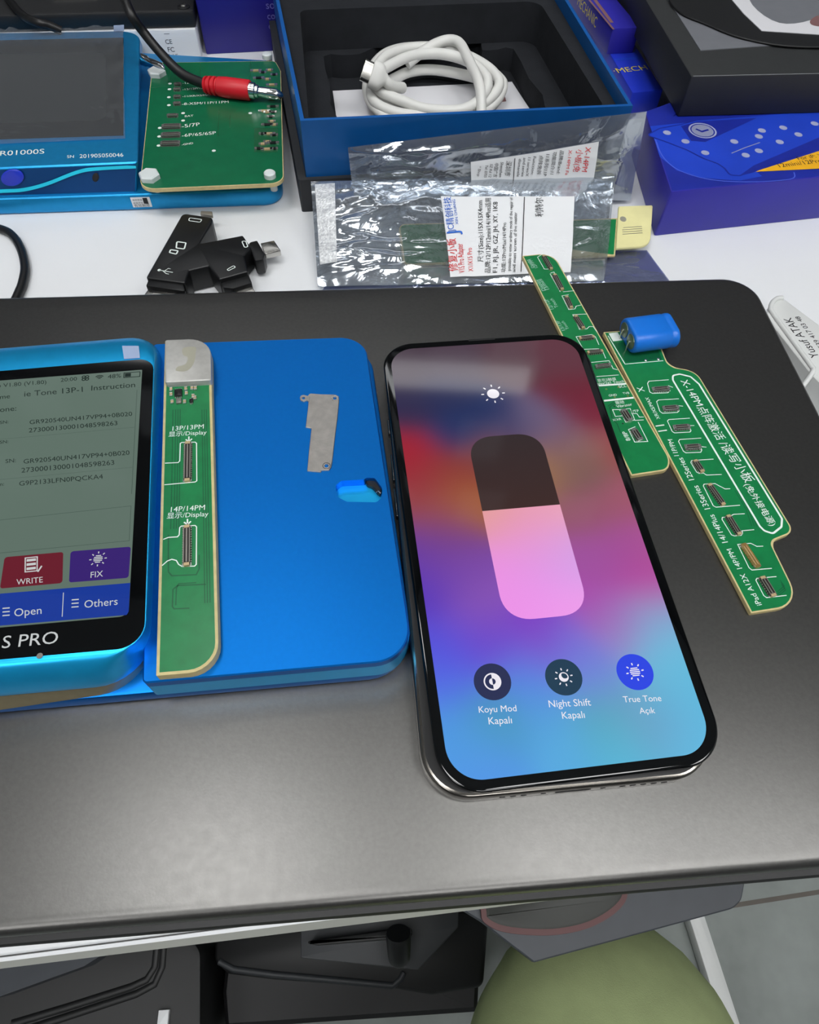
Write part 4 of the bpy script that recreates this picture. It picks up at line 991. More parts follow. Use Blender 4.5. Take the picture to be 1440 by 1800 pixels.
mb = MB(); fo_ = inset(ccw(bx4), 1.75)
h1 = rpoly([(-52.9,297.6),(77.9,320.85),(54.34,424.74),(-70.3,399.08)], [2, 3, 8, 4], 6)
h2 = smooth_poly([(-45.2,334.04),(-16.12,339.57),(20.25,346.41),(57.21,354.46),(50.28,383.07),(43.32,414.42),(34.52,412.78),(26.06,411.19),(25.55,421.57),(18.91,423.47),(10.68,421.2),(7.57,418.21),(-10.04,417.52),(-25.45,412.5),(-34.61,405.67),(-40.25,399.34),(-49.82,397.02),(-59.03,394.75),(-52.46,365.17)], 2)
mb.holed(fo_, [h1], -3, 16, 'foam'); mb.holed(fo_, [h2], -14.6, -3, 'foam'); mb.prism(fo_, (T + 2, -14.6), 'foam'); mb.build('foam_insert', t)
o = MB(); o.prism([(-53.66,382.78),(43.78,402.81),(52.52,374.58),(-48.56,354.29)], (-14.6, -14.3), 'paper_white'); o.flat([(29.68,391.13),(38.76,393.9),(39.95,381.55),(31.32,378.33)], -14.25, 'print_copper')
o = o.build('paper_sheet'); tag(o, 'white sheet of paper at the bottom of the blue box', 'paper')
t = thing('usb_cable', 'white cable coiled up with its plug inside the blue box', 'cable', (*(1.47,387.76), -14.2))
loopA = [(*p, z) for p, z in zip([(-33.39,365.99),(-28.58,356.45),(-19.57,350.85),(-7.2,349.96),(9.65,353.29),(24.1,359.68),(33.34,369.57),(36.83,378.55),(34.89,384.8),(26.86,395.38),(14.84,405.26),(2.61,409.63),(-9.65,410.83),(-21.59,405.67),(-29.28,395.42),(-33.34,380.47)], [-6, -8.6, -11, -11.6, -11.6, -11, -8.6, -5.6, -4.5, -4, -3.6, -3.4, -3.2, -3, -3, -4])]
loopB = [(*p, z) for p, z in zip([(-31.01,366.31),(-25.35,360.16),(-13.63,356.95),(-1.75,353.81),(15.12,355.55),(24.96,364.31),(28.3,373.73),(23.96,383.79),(15.85,391.31),(5.18,395.04),(-5.46,394.48),(-14.06,389.87),(-21.47,382.45),(-28.6,373.45)], [-1, -2.5, -5, -6.4, -6.6, -5, -1.5, 0, 0.6, 1, 1, 1, 0.6, 0])]
loopC = [(*p, z) for p, z in zip([(-29.43,367.64),(-20.18,361.29),(-3.97,358.53),(13.51,361.43),(26.81,371.22),(31.78,382.15),(25.83,391.05),(13.54,395.81),(-0.71,397.96),(-12.29,394.24),(-20.44,386.09),(-27.71,377.03)], [-9, -10.6, -11.2, -11.2, -10.4, -9.4, -8.8, -8.4, -8.2, -8, -8, -8.4])]
loopD = [(*p, z) for p, z in zip([(-14.14,389.91),(-7.73,394.92),(-0.02,400.76),(7.25,403.47),(12.78,400.31),(16.46,390.85),(19.44,380.4),(22.33,370.26),(24.58,362.6),(25.63,353.92)], [-2.4, 0.6, 3.0, 4.2, 4.4, 3.6, 2.8, 2.0, -1.5, -9])]
mb = MB()
loopE = [(*p, z) for p, z in zip([(-31.34,362.27),(-22.63,353.78),(-6.71,352.16),(11.93,355.69),(26.48,363.8),(34.35,374.82),(31.57,385.04),(21.34,396.01),(8.33,403.91),(-5.7,405.52),(-18.81,400.3),(-28.39,386.97)], [-5, -7.5, -9, -9, -7.5, -4, -2, -1, -.6, -.6, -.6, -1])]
for lp in (loopA, loopB, loopC, loopE): mb.tube(smooth_path(lp, 8, True), 2.6, 'cable_white', 14, True)
mb.tube(smooth_path(loopD, 8), 2.6, 'cable_white', 14)
mb.tube(smooth_path([(*(-15.41,368.73), -4), (*(-19.19,363.02), -1.0), (*(-21.9,360.23), 1.5), (*(-24.17,360.12), 3.5)], 6), 2.6, 'cable_white', 14)
mb.build('cord', t, smooth=80)
PA = Vector((*(-24.17,360.12), 3.5)); PB = Vector((*(-34.92,360.42), 7.5))
ax3 = (PB - PA).normalized(); w3 = Vector((0.2, 0.5, 0.84)); w3 = (w3 - ax3 * w3.dot(ax3)).normalized(); n3 = ax3.cross(w3); LP3 = (PB - PA).length
def slot_ring(d, hw, hh, n=28):
    p = PA + ax3 * d; out = []
    for k in range(n):
        a = 2 * PI * k / n; x = math.cos(a) * hh + (hw - hh) * (1 if math.cos(a) >= 0 else -1); y = math.sin(a) * hh
        out.append(p + w3 * x + n3 * y)
    return out
g0 = LP3 * .62
mb = MB(); mb.rings([slot_ring(d, w, h) for d, w, h in ((-1, 2.7, 2.6), (0, 3.2, 2.9), (g0 * .22, 5.6, 3.6), (g0 * .4, 6.3, 3.9), (g0 - .5, 6.3, 3.9), (g0, 5.8, 3.4))], 'cable_white'); mb.build('plug_grip', t, smooth=50)
mb = MB(); mb.rings([slot_ring(d, w, h) for d, w, h in ((g0 - 1, 4.9, 1.75), (LP3, 4.9, 1.75), (LP3, 4.5, 1.35), (g0, 4.5, 1.35))], 'nickel', cap0=False)
mb.rings([slot_ring(g0, 4.4, 1.3), slot_ring(LP3 - .6, 4.4, 1.3)], 'ink_black', cap0=False); mb.build('plug_shell', t, smooth=40)

# ------------------------------------------------------------------ cartons at the back right
MA, MBb = (104.15,376.33), (120.89,380.97); mdir = Vector((97.7,413.75)) - Vector(MA)
t = thing('carton', 'blue carton with gold lettering wedged beside the black box', 'box', (*MA, T))
mb = MB(); hexbox(mb, MA, MBb, 120, T, -4, 'box_purple_top', 0.4, back=mdir)
mb.text('·MECH', (97.49,395.66), (116.1,401.96), -3.94, 'print_gold', bold=0.03)
mb.ribbon([(98.6,410.67),(113.44,414.22)], 2.0, -3.95, 'print_blue_mid'); mb.build('shell', t)
NA, NB = (94.79,416.09), (110.01,419.41); ndir = Vector((83.2,448.08)) - Vector((94.2,407.48))
t = thing('carton', 'violet carton with gold and copper lettering standing on the blue carton', 'box', (*NA, -4))
mb = MB(); hexbox(mb, NA, NB, 95, -4, 8.6, 'box_purple', 0.4, back=ndir)
nu = ndir.normalized(); ndn = Vector((nu.y, -nu.x)) * -1
mb.text('IR-X8 LAYERED', (89.88,449.96), (95.34,413.71), 8.66, 'print_copper', 0.9) if False else mb.ribbon([(85.34,449.4),(95.18,415.0)], 1.2, 8.68, 'print_copper')
mb.ribbon([(88.59,449.8),(95.16,422.89)], 2.0, 8.68, 'print_copper')
L0 = Vector(NA); off = Vector((-nu.y, nu.x)) * 0.06
q = L0 + nu * 50 + off
mb.text3('MECHANIC', (*q[:], 0.6), (*(-nu)[:], 0), (0, 0, 1), 30, 'print_gold', 1.2, bold=0.03)
mb.build('shell', t)
t = thing('carton', 'purple carton printed with a blue phone case under the black box', 'box', (*(105.65,277.35), T))
CA, CB = (105.65,277.35), (196.72,300.3)
cl = (Vector((103.64,332.72)) - Vector(CA)).normalized()
mb = MB(); mb.prism(rpoly([CA, CB, (257.46,453.3), (103.35,342.37)], .8, 3), rb(T, 4, .5, 2), 'box_purple', 'print_blue_deep')
ZK = 4.06
mb.flat([(103.96,329.26),(127.24,335.59),(148.7,292.76),(137.6,288.28),(121.62,288.94),(110.79,293.58),(104.69,303.71)], ZK, 'print_blue_mid')
case = rpoly([(101.2,321.17),(109.76,316.27),(118.28,310.53),(124.7,304.26),(130.49,300.75),(132.9,297.42),(134.14,292.27),(138.96,292.29),(146.9,300.51),(183.48,326.83),(204.46,342.83),(208.53,356.26),(127.42,336.62),(119.31,332.29),(108.31,327.72)], 1.5, 3)
mb.flat(case, ZK + 0.04, 'print_blue_mid'); mb.ribbon(case, 0.7, ZK + 0.07, 'print_blue_deep', True)
mb.flat([(118.78,330.74),(127.51,335.62),(157.26,341.66),(147.27,333.58),(128.05,318.05),(121.48,318.36)], ZK + 0.06, 'print_blue_deep')
mb.flat([(138.96,292.29),(146.9,300.51),(183.48,326.83),(181.71,320.42),(146.92,296.09)], ZK + 0.075, 'print_blue_deep')
c = (128.52,327.76); mb.ribbon(circle(c, 6.2, 30), 0.8, ZK + 0.1, 'print_white', True); mb.flat(circle(c, 5.2, 24), ZK + 0.09, 'print_grey')
mb.ribbon([(c[0] - 3, c[1] + 1), (c[0] - .5, c[1] - 1), (c[0] + 3, c[1] + 1)], 1.2, ZK + 0.12, 'print_blue_deep')
for q in [(111.16,324.23),(118.71,317.61),(126.28,308.98),(141.84,319.73),(157.27,330.61),(154.62,325.31),(151.81,313.01),(144.79,308.78),(163.51,321.51),(168.3,334.18),(174.18,328.84),(184.78,339.49)]: mb.flat(circle(q, 1.9, 14, 1.9), ZK + 0.1, 'print_white')
mb.ribbon([(138.51,309.7),(145.95,315.06),(153.96,320.1)], 0.5, ZK + 0.1, 'print_grey')
mb.flat([(146.35,295.81),(149.95,298.13),(180.37,315.58),(206.14,330.52),(199.46,309.09),(176.36,301.06)], ZK + 0.12, 'print_yellow')
mb.text('For iP: X/', (168.66,307.08), (182.35,311.36), ZK + 0.16, 'ink_black', bold=0.03); mb.text('12mini/12Pro/1', (158.41,300.26), (182.16,307.0), ZK + 0.16, 'ink_black', bold=0.03)
mb.ribbon(smooth_path([(*p, 0) for p in [(104.75,318.15),(106.08,304.3),(112.08,293.7),(124.96,287.97),(142.54,287.88),(161.13,291.75),(164.06,297.25)]], 6), 0.5, ZK + 0.02, 'print_blue_line')
mb.build('shell', t)
t = thing('gift_box', 'large black box on the purple carton with papers on its lid', 'box', (*(118.29,339.26), 4.2))
GA, GB = (118.43,338.89), (218.88,353.75); gl = Vector((108.45,416.89)) - Vector((118.54,339.42))
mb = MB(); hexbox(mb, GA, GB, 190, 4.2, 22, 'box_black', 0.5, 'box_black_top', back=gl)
gd = (Vector(GB) - Vector(GA)).normalized(); gv = gl.normalized()
mb.ribbon([(Vector(GA) + gd * 1 + gv * .6)[:], (Vector(GB) + gv * .6)[:]], 0.35, 22.03, 'paper_crease')
mb.build('shell', t)
o = MB(); o.prism([(127.09,364.18),(161.39,372.87),(217.94,385.4),(249.87,484.93),(113.5,467.04)], (22.0, 22.35), 'card_grey'); o = o.build('card_sheet'); tag(o, 'grey card lying on the large black box', 'card')
ed_ = smooth_path([(*p, 0) for p in [(119.18,443.15),(119.75,415.63),(120.95,406.63),(124.75,398.19),(133.85,389.98),(143.33,380.87),(152.76,375.5),(166.98,371.36),(185.52,371.73),(214.47,376.14)]], 5)
mb = MB(); far = [(248.57,482.39),(124.23,466.08)]
pts = [(p.x, p.y) for p in ed_] + far
mb.prism(pts, [(0.6, 22.35), (0, 23.1), (0.25, 23.5)], 'soft_black'); o = mb.build('foam_sheet'); tag(o, 'black sheet with a curved edge lying over the grey card', 'sheet')
o = MB(); o.prism([(152.75,418.07),(155.36,402.83),(160.41,384.67),(188.59,384.05),(217.12,385.54),(247.58,480.49),(148.06,467.43)], (23.5, 23.75), 'paper_white')
o.flat(smooth_poly([(161.95,418.67),(171.36,394.24),(193.74,403.1),(219.99,432.53),(211.53,467.5),(175.25,448.03)]), 23.78, 'card_grey'); o.flat(smooth_poly([(187.58,397.38),(194.28,405.06),(205.72,404.52),(202.88,394.86),(189.74,392.72)]), 23.8, 'print_copper')
o = o.build('paper_print'); tag(o, 'white print with a grey picture on top of the black sheet', 'paper')
# loose clear plastic between the boxes
mb = sheet([(99.85,345.13),(116.81,338.6),(120.75,344.14),(104.0,355.1)], lambda x, y, u, v: -4 + 8.6 * u + 1.2 * wr(x, y, .2, 5), 'clear_plastic', 16, 8)
o = mb.build('plastic_wrap', smooth=80); tag(o, 'scrap of clear plastic between the blue carton and the black box', 'plastic wrap')

# ------------------------------------------------------------------ adaptor, cable and holder on the desk
t = thing('card_reader', 'black four-way adaptor with metal plugs lying on the white desk', 'adaptor', (*(-97.76,246.13), T))
mb = MB()
mb.prism2([(-110.45,217.2),(-105.26,260.02),(-91.77,258.0),(-91.47,254.07),(-93.88,240.06),(-76.82,247.2),(-72.16,239.68),(-74.01,234.0),(-70.68,224.28),(-81.33,218.55),(-87.28,226.43),(-94.42,223.02),(-94.34,215.44)], [1.0, 2.2, 1.6, 1.2, .9, .9, .8, .8, .8, 1.0, .8, .8, .8], [(.7, T + .2), (0, T + .9), (0, -7.6), (.2, -7.2), (.6, -7)], 'satin_black')
ZA = -6.94
q = [(-101.58,256.74),(-96.03,256.04),(-96.35,254.04),(-101.4,254.78)]; mb.ribbon(rpoly(q, .5, 3), .35, ZA, 'silk', True)
mb.ribbon(rpoly([(-103.23,240.39),(-99.33,239.97),(-99.14,235.91),(-102.55,236.35)], .5, 3), .6, ZA, 'silk', True); mb.ribbon(rpoly([(-104.61,235.08),(-101.44,234.61),(-101.64,232.4),(-104.65,233.24)], .4, 3), .6, ZA, 'silk', True)
mb.ribbon(rpoly([(-76.56,243.04),(-74.91,243.18),(-73.33,239.58),(-74.67,239.09)], .5, 3), .4, ZA, 'silk', True); mb.ribbon(rpoly([(-79.29,224.62),(-77.01,227.28),(-76.13,226.29),(-78.48,223.99)], .4, 3), .35, ZA, 'silk', True)
mb.ribbon([(-106.16,222.05),(-100.43,221.13)], .35, ZA, 'silk'); mb.ribbon([(-103.82,221.9),(-102.8,223.38),(-101.81,223.11)], .3, ZA, 'silk'); mb.ribbon([(-104.73,221.82),(-102.97,220.23),(-101.76,219.98)], .3, ZA, 'silk'); mb.flat(circle((-106.16,222.05), .7, 10), ZA, 'silk')
mb.build('body', t, smooth=40)
def plug(pts, z0, z1, m, name='plug'):
    mb = MB(); mb.prism(LNp(pts), rb(z0, z1, 0.3, 2), m); return mb.build(name, t)
LNp = lambda p: rpoly(p, 0.35, 2)
plug([(-99.73,265.6),(-94.03,264.88),(-94.89,267.89),(-99.95,267.85)], -12.5, -10.9, 'contact_grey')
mb = MB(); mb.prism(rpoly([(-74.28,244.46),(-73.76,245.64),(-71.09,247.02),(-66.31,238.39),(-66.44,234.71),(-69.82,233.7)], .6, 2), rb(-16, -9, .5, 2), 'satin_black'); mb.build('plug_collar', t)
plug([(-70.04,247.55),(-64.54,249.94),(-60.64,243.4),(-66.98,240.62)], -13.4, -10.8, 'nickel')
mb = MB(); mb.prism(rpoly([(-81.35,219.98),(-78.62,222.64),(-71.33,226.05),(-68.67,219.98),(-75.54,216.0),(-79.72,216.34)], .6, 2), rb(-16, -9, .5, 2), 'satin_black'); mb.build('plug_collar', t)
plug([(-76.03,219.06),(-70.4,222.64),(-66.5,216.06),(-73.05,212.83)], -13.6, -11, 'nickel')
mb = MB(); mb.prism(rpoly([(-109.71,218.5),(-95.46,216.23),(-93.53,211.66),(-109.86,213.7)], .6, 2), rb(-17, -8, .5, 2), 'satin_black'); mb.build('plug_collar', t)
mb = MB(); us = [(-109.18,215.85),(-98.44,215.01),(-97.67,209.69),(-110.44,210.0)]; mb.prism(rpoly(us, .4, 2), rb(-15.2, -10, .3, 2), 'nickel'); 
for q in [(-107.09,212.96),(-105.91,213.73),(-100.75,213.13)]: mb.box((*q, -10.05), (1.3, 1.8, .08), 'ink_black', .2)
mb.build('plug', t)
o = MB(); o.tube(smooth_path([(*(-228.5,257.87), -16.1), (*(-203.64,258.83), -16.1), (*(-186.92,254.63), -16.1), (*(-179.91,250.46), -16.1), (*(-173.09,241.72), -16.1), (*(-167.37,230.23), -16.1), (*(-165.0,220.72), -16.1), (*(-164.46,215.17), -16.1), (*(-164.26,209.38), -16.1), (*(-164.76,205.65), -16.1)], 8), 1.85, 'cable_black', 12)
o = o.build('cable', smooth=80); tag(o, 'black cable curving over the white desk at the left edge', 'cable')
t = thing('desk_tray', 'white plastic tray with a name label right of the laptop', 'tray', (*(159.49,213.5), T))
hp = rpoly([(138.1,216.45),(142.21,224.13),(147.56,227.97),(176.99,186.36),(164.38,148.11),(147.85,186.54)], [2, 3, 2, 0, 0, 2], 5)
mb = MB(); mb.prism(hp, [(0, T), (0, -8.6), (.3, -8.2), (.8, -8)], 'holder_white')
mb.text('Yusuf ATAK', (153.58,194.06), (147.91,215.58), -7.93, 'ink_black', 1.15, bold=0.035)
mb.text('0539 417 03 48', (157.07,197.96), (151.58,216.52), -7.93, 'ink_black', 0.95, bold=0.02)
mb.build('body', t)
mb = MB(); rim = smooth_path([(*p, -7.7) for p in [(147.29,226.57),(144.84,226.03),(142.36,223.45),(140.76,219.64),(141.12,216.35),(144.9,202.58),(148.49,189.52),(149.08,186.93),(146.81,183.29),(143.72,179.64)]], 5)
for k, q in enumerate(rim[-9:]): q.z -= 0.75 * k
mb.tube(rim, 1.0, 'holder_white', 8); mb.build('rim', t, smooth=80)
mb = MB(); mb.prism([(150.71,187.74),(152.52,179.18),(163.21,133.09),(170.62,155.57),(154.5,192.79)], (T, -14), 'holder_white'); mb.build('step', t)

# ------------------------------------------------------------------ foil bags
class Bag:
    """pillow bag over four corners (front-left, front-right, back-right, back-left), puffed along its own normal"""
    def __init__(s, Q, H, seed, amp, flat=None, sag=0.0, open=False):
        s.open = open
        s.Q = [Vector(q) for q in Q]; s.H = H; s.seed = seed; s.amp = amp; s.flat = flat; s.sag = sag
        s.N = (s.Q[1] - s.Q[0]).cross(s.Q[3] - s.Q[0]).normalized()
        s.Lu = (s.Q[1] - s.Q[0]).length; s.Lv = (s.Q[3] - s.Q[0]).length
    def P(s, u, v):
        Q = s.Q; p = Q[0] * (1 - u) * (1 - v) + Q[1] * u * (1 - v) + Q[2] * u * v + Q[3] * (1 - u) * v
        return p - s.N * (s.sag * math.sin(PI * min(1, max(0, v))))
    def inv(s, x, y):
        Q = s.Q; u = v = .5
        for _ in range(8):
            p = Q[0] * (1 - u) * (1 - v) + Q[1] * u * (1 - v) + Q[2] * u * v + Q[3] * (1 - u) * v
            du = (Q[1] - Q[0]) * (1 - v) + (Q[2] - Q[3]) * v; dv = (Q[3] - Q[0]) * (1 - u) + (Q[2] - Q[1]) * u
            ex, ey = x - p.x, y - p.y; det = du.x * dv.y - du.y * dv.x
            u += (ex * dv.y - ey * dv.x) / det; v += (du.x * ey - du.y * ex) / det
        return u, v
    def h(s, u, v):
        u = min(1, max(0, u)); v = min(1, max(0, v)); x = u * s.Lu; y = v * s.Lv; sd = s.seed
        pil = (1 if (s.open and u > .5) else 1 - abs(2 * u - 1) ** 6) * (1 - abs(2 * v - 1) ** 3)
        n1 = 1 - abs(noise.noise(Vector((x * .013 + sd, y * .095 + x * .008, sd)))) * 2.4
        n2 = 1 - abs(noise.noise(Vector((x * .05 + y * .03 + sd * 2, y * .17 - x * .02, sd)))) * 2.4
        n3 = noise.noise(Vector((x * .2, y * .25, sd + 4)))
        k = s.amp
        if s.flat:
            a, b, c, d = s.flat
            ins = max(0.0, min(1.0, min(u - a, b - u) * 14 + 1, min(v - c, d - v) * 10 + 1)); k *= 1 - .75 * ins
        e = min(1, 6 * min(u, 1 - u) + .2) * min(1, 7 * min(v, 1 - v) + .2)
        return max(.15, .4 + s.H * pil + k * (1.2 * n1 * abs(n1) + .9 * n2 * abs(n2) + .25 * n3) * e)
    def top(s, u, v, off=0.0): return s.P(u, v) + s.N * (s.h(u, v) + off)
    def film(s, m, nx=84, ny=40):
        mb = MB(); G = []; B = []
        for j in range(ny + 1):
            G.append([mb.add([s.top(i / nx, j / ny)])[0] for i in range(nx + 1)]); B.append([mb.add([s.P(i / nx, j / ny)])[0] for i in range(nx + 1)])
        for j in range(ny):
            for i in range(nx):
                mb.face((G[j][i], G[j][i + 1], G[j + 1][i + 1], G[j + 1][i]), m); mb.face((B[j + 1][i], B[j + 1][i + 1], B[j][i + 1], B[j][i]), m)
        return mb
    def patch(s, mb, c4, off, m, nx=26, ny=22):
        C = [Vector(c) for c in c4]; G = []
        for j in range(ny + 1):
            r = []
            for i in range(nx + 1):
                a, b = i / nx, j / ny; q = C[0] * (1 - a) * (1 - b) + C[1] * a * (1 - b) + C[2] * a * b + C[3] * (1 - a) * b
                r.append(mb.add([s.top(q.x, q.y, off)])[0])
            G.append(r)
        for a, b in zip(G, G[1:]):
            for i in range(nx): mb.face((a[i], a[i + 1], b[i + 1], b[i]), m)
    def text(s, mb, txt, a, b, hgt, m, bold=0.02, off=0.6):
        """lettering from uv a to uv b, its capitals hgt millimetres tall, tops to the left of the direction of reading"""
        V, F, w = glyphs(txt, bold, 0.0); A = Vector((a[0] * s.Lu, a[1] * s.Lv)); B = Vector((b[0] * s.Lu, b[1] * s.Lv))
        d = B - A; L = d.length; d /= L; n = Vector((-d.y, d.x)); i0 = len(mb.v)
        for x, y in V:
            q = A + d * (x * L / w) + n * (y * hgt / .70); mb.v.append(s.top(q.x / s.Lu, q.y / s.Lv, off))
        for f in F: mb.face([i0 + j for j in f], m)
    def line(s, mb, a, b, w, m, off=0.6, n=12):
        a = Vector(a); b = Vector(b); d = (b - a); nn = Vector((-d.y, d.x)).normalized(); L = []
        for k in range(n + 1):
            q = a.lerp(b, k / n); o = nn * (w / 2)
            L.append((mb.add([s.top(q.x + o.x / s.Lu, q.y + o.y / s.Lv, off)])[0], mb.add([s.top(q.x - o.x / s.Lu, q.y - o.y / s.Lv, off)])[0]))
        for p, q in zip(L, L[1:]): mb.face((p[1], q[1], q[0], p[0]), m)

# undermost bag, bluish
t = thing('antistatic_bag', 'bluish foil bag lying undermost with its corner sticking out at right', 'bag', (*(38.95,246.09), T))
B3 = Bag([(*(-41.87,227.66), T + .02), (*(108.19,244.54), T + .02), (*(100.43,265.94), T + .3), (*(-35.58,247.41), T + .3)], 1.6, 9.3, .7)
B3.film('bag_film_blue').build('film', t, smooth=80)
mb = MB(); B3.patch(mb, [(.6, .06), (.785, .06), (.77, .5), (.6, .5)], .3, 'label_white')
for k in range(4): B3.text(mb, ('1 series', '12 mini', 'and', 'repair')[k], (.735 + .016 * k, .1), (.73 + .016 * k, .42), 1.2, 'ink_black')
mb.build('label', t, smooth=80)
# front bag
t = thing('antistatic_bag', 'front silvery foil bag with a label, a cream card sticking out of it', 'bag', (*(13.79,275.74), T))
B1 = Bag([(-43.5, 228, -16), (78, 241.5, -16), (86, 303, -4), (-51, 277, -.5)], 3.4, 2.7, 1.15, (.42, .87, .1, .85), 1.2, True)
B1.film('bag_film').build('film', t, smooth=80)
mb = MB()
B1.patch(mb, [(.455, .045), (.875, .06), (.865, .735), (.415, .775)], .3, 'label_white')
for s, a, b, hg, m in (('修复小板', (.478, .09), (.466, .37), 3.0, 'ink_red'), ('V1S Pro Adapter', (.505, .075), (.492, .32), 2.6, 'ink_red'), ('X1/X15 Pro', (.533, .085), (.524, .28), 2.0, 'ink_red'),
                       ('JC精创科技', (.463, .43), (.446, .765), 2.5, 'ink_blue'), ('XIN CHUANG', (.476, .5), (.462, .74), 1.1, 'ink_blue'), ('J', (.478, .40), (.477, .435), 5.0, 'ink_blue'),
                       ('尺寸(Size):115X15X4mm', (.565, .16), (.553, .72), 1.9, 'ink_black'), ('品牌:12/12P/12mini/14/14Plus适用', (.592, .07), (.58, .74), 1.9, 'ink_black'), ('F1, RJ, JR, GZ, JH, XY, 1K8', (.617, .07), (.604, .7), 1.9, 'ink_black'),
                       ('功能:12Pro/Max/14/14Pro', (.645, .07), (.637, .5), 1.5, 'ink_black'), ('possible to enter ordinary mode of the repair of', (.663, .08), (.655, .74), 1.3, 'ink_black'), ('and mass screen of the master', (.68, .07), (.672, .6), 1.3, 'ink_black'), ('利特尔', (.76, .55), (.755, .73), 2.6, 'ink_black')):
    B1.text(mb, s, a, b, hg, m, .02)
B1.line(mb, (.70, .07), (.694, .74), .35, 'ink_black')
mb.build('label', t, smooth=80)
mb = MB(); B1.patch(mb, [(.012, .2), (.07, .2), (.075, .97), (.012, .97)], .12, 'bag_seal', 20, 40); mb.build('seal_strip', t, smooth=80)
# board inside the front bag with its cream end
t = thing('adapter_board', 'green strip board inside the front foil bag with its cream end poking out', 'circuit board', (*(62.79,259.27), -9))
def tilt(mb, k=0.35):
    for p in mb.v:       # carry the level drawing onto the slope of the bag, just above its lower sheet
        u, v = B1.inv(p.x, p.y); p.z = p.z + 10.8 + B1.P(u, v).z + k
    return mb
tilt(pcb_slab([(-8.18,240.89),(62.42,251.71),(83.66,255.03),(86.17,276.41),(64.09,272.82),(-11.72,261.35)], [3, 0, .3, .3, 0, 3], -10.8, -9.9, .6)).build('board', t)
mb = MB(); mb.prism2([(83.96,258.44),(99.54,261.33),(102.68,284.91),(86.73,282.22)], [.4, 7, .6, .4], [(.2, -10.9), (0, -10.7), (0, -9.9), (.25, -9.6)], 'card_cream'); mb.flat(circle((88.3,274.95), 1.5, 18), -9.42, 'shield_stain')
for k in range(4): mb.ribbon([(a[0], a[1] - 1.2 * k) for a in [(87.44,269.96),(96.56,271.77)]], .3, -9.42, 'contact_grey')
tilt(mb, .9).build('shield_cap', t)
# back bag, leaning on the blue box
t = thing('antistatic_bag', 'silvery foil bag with a slanted label leaning on the blue box', 'bag', (*(33.11,322.71), T))
B2 = Bag([(-33, 279.6, -7), (97, 301, -16), (92.6, 304.6, 23), (-34.5, 281.2, 13.6)], 1.5, 5.1, .75, (.4, .85, .1, .75))
B2.film('bag_film').build('film', t, smooth=80)
mb = MB()
B2.patch(mb, [(.41, .12), (.845, .12), (.845, .745), (.405, .60)], .3, 'label_white')
for s, u, v0, v1, hg, m in (('X-14PM', .80, .70, .40, 2.6, 'ink_red'), ('小板(免', .77, .68, .40, 2.6, 'ink_red'), ('X-14PM Fa', .742, .68, .36, 1.5, 'ink_red'), ('品牌/Brand:', .712, .68, .38, 1.5, 'ink_black'), ('功能简介:11', .688, .67, .38, 1.5, 'ink_black'), ('11系列/11P', .664, .65, .36, 1.5, 'ink_black'), ('点阵免拆', .642, .64, .38, 1.5, 'ink_black'),
                            ('Function:', .62, .63, .38, 1.3, 'ink_black'), ('11 series/X', .602, .62, .36, 1.3, 'ink_black'), ('and series', .586, .62, .36, 1.3, 'ink_black'), ('dismantle', .57, .61, .36, 1.3, 'ink_black'), ('深圳市', .528, .59, .38, 2.2, 'ink_black'), ('Shenzhen', .508, .58, .36, 1.4, 'ink_black'), ('中国广东', .488, .57, .36, 1.5, 'ink_black'), ('SZ Rd 12', .472, .56, .36, 1.2, 'ink_black'), ('Tel: 0755', .456, .55, .36, 1.2, 'ink_black'), ('* Shop', .432, .54, .38, 1.2, 'ink_black')):
    B2.text(mb, s, (u, v0), (u - .004, v1), hg, m, .02)
B2.line(mb, (.556, .62), (.555, .12), .35, 'ink_black')
mb.build('label', t, smooth=80)

# ------------------------------------------------------------------ below the desk edge
t = thing('person', 'person seated at the desk, one knee in olive green trousers showing', 'person', (*(139.71,-27.37), FLOOR))
def limb(path, sec=22):
    rings = []
    P = smooth_path([p[:3] for p in path], 6); R = smooth_path([(p[3], p[4], 0) for p in path], 6)
    up = Vector((0, 0, 1)); sidev = None
    for i, p in enumerate(P):
        a = P[max(0, i - 1)]; b = P[min(len(P) - 1, i + 1)]; tn = (b - a).normalized()
        if sidev is None: sidev = Vector((1, 0.2, 0))
        sidev = (sidev - tn * sidev.dot(tn)).normalized(); n2 = sidev.cross(tn)
        rings.append([p + sidev * math.cos(2 * PI * k / sec) * R[i].x + n2 * math.sin(2 * PI * k / sec) * R[i].y for k in range(sec)])
    return rings
mb = MB()
leg = [(20, -520, -258, 98, 90), (46, -400, -258, 94, 84), (78, -250, -260, 88, 74), (106, -120, -264, 80, 64), (121, -56, -272, 75, 58), (132, -36, -308, 62, 54), (146, -38, -390, 54, 52), (168, -48, -510, 50, 52), (186, -58, -640, 43, 45), (192, -62, -712, 38, 40)]
mb.rings(limb(leg), 'olive_cloth'); mb.build('body', t, smooth=80)
mb = MB()
sh = [(192, -96, -737, 28, 26), (192, -74, -728, 36, 34), (193, -34, -731, 40, 32), (195, 26, -742, 46, 21), (197, 76, -746, 44, 17), (198, 111, -750, 30, 13)]
rings = limb(sh, 18)
for r in rings:
    for q in r: q.z = max(q.z, FLOOR)
mb.rings(rings, 'shoe_dark'); mb.build('shoe', t, smooth=60)

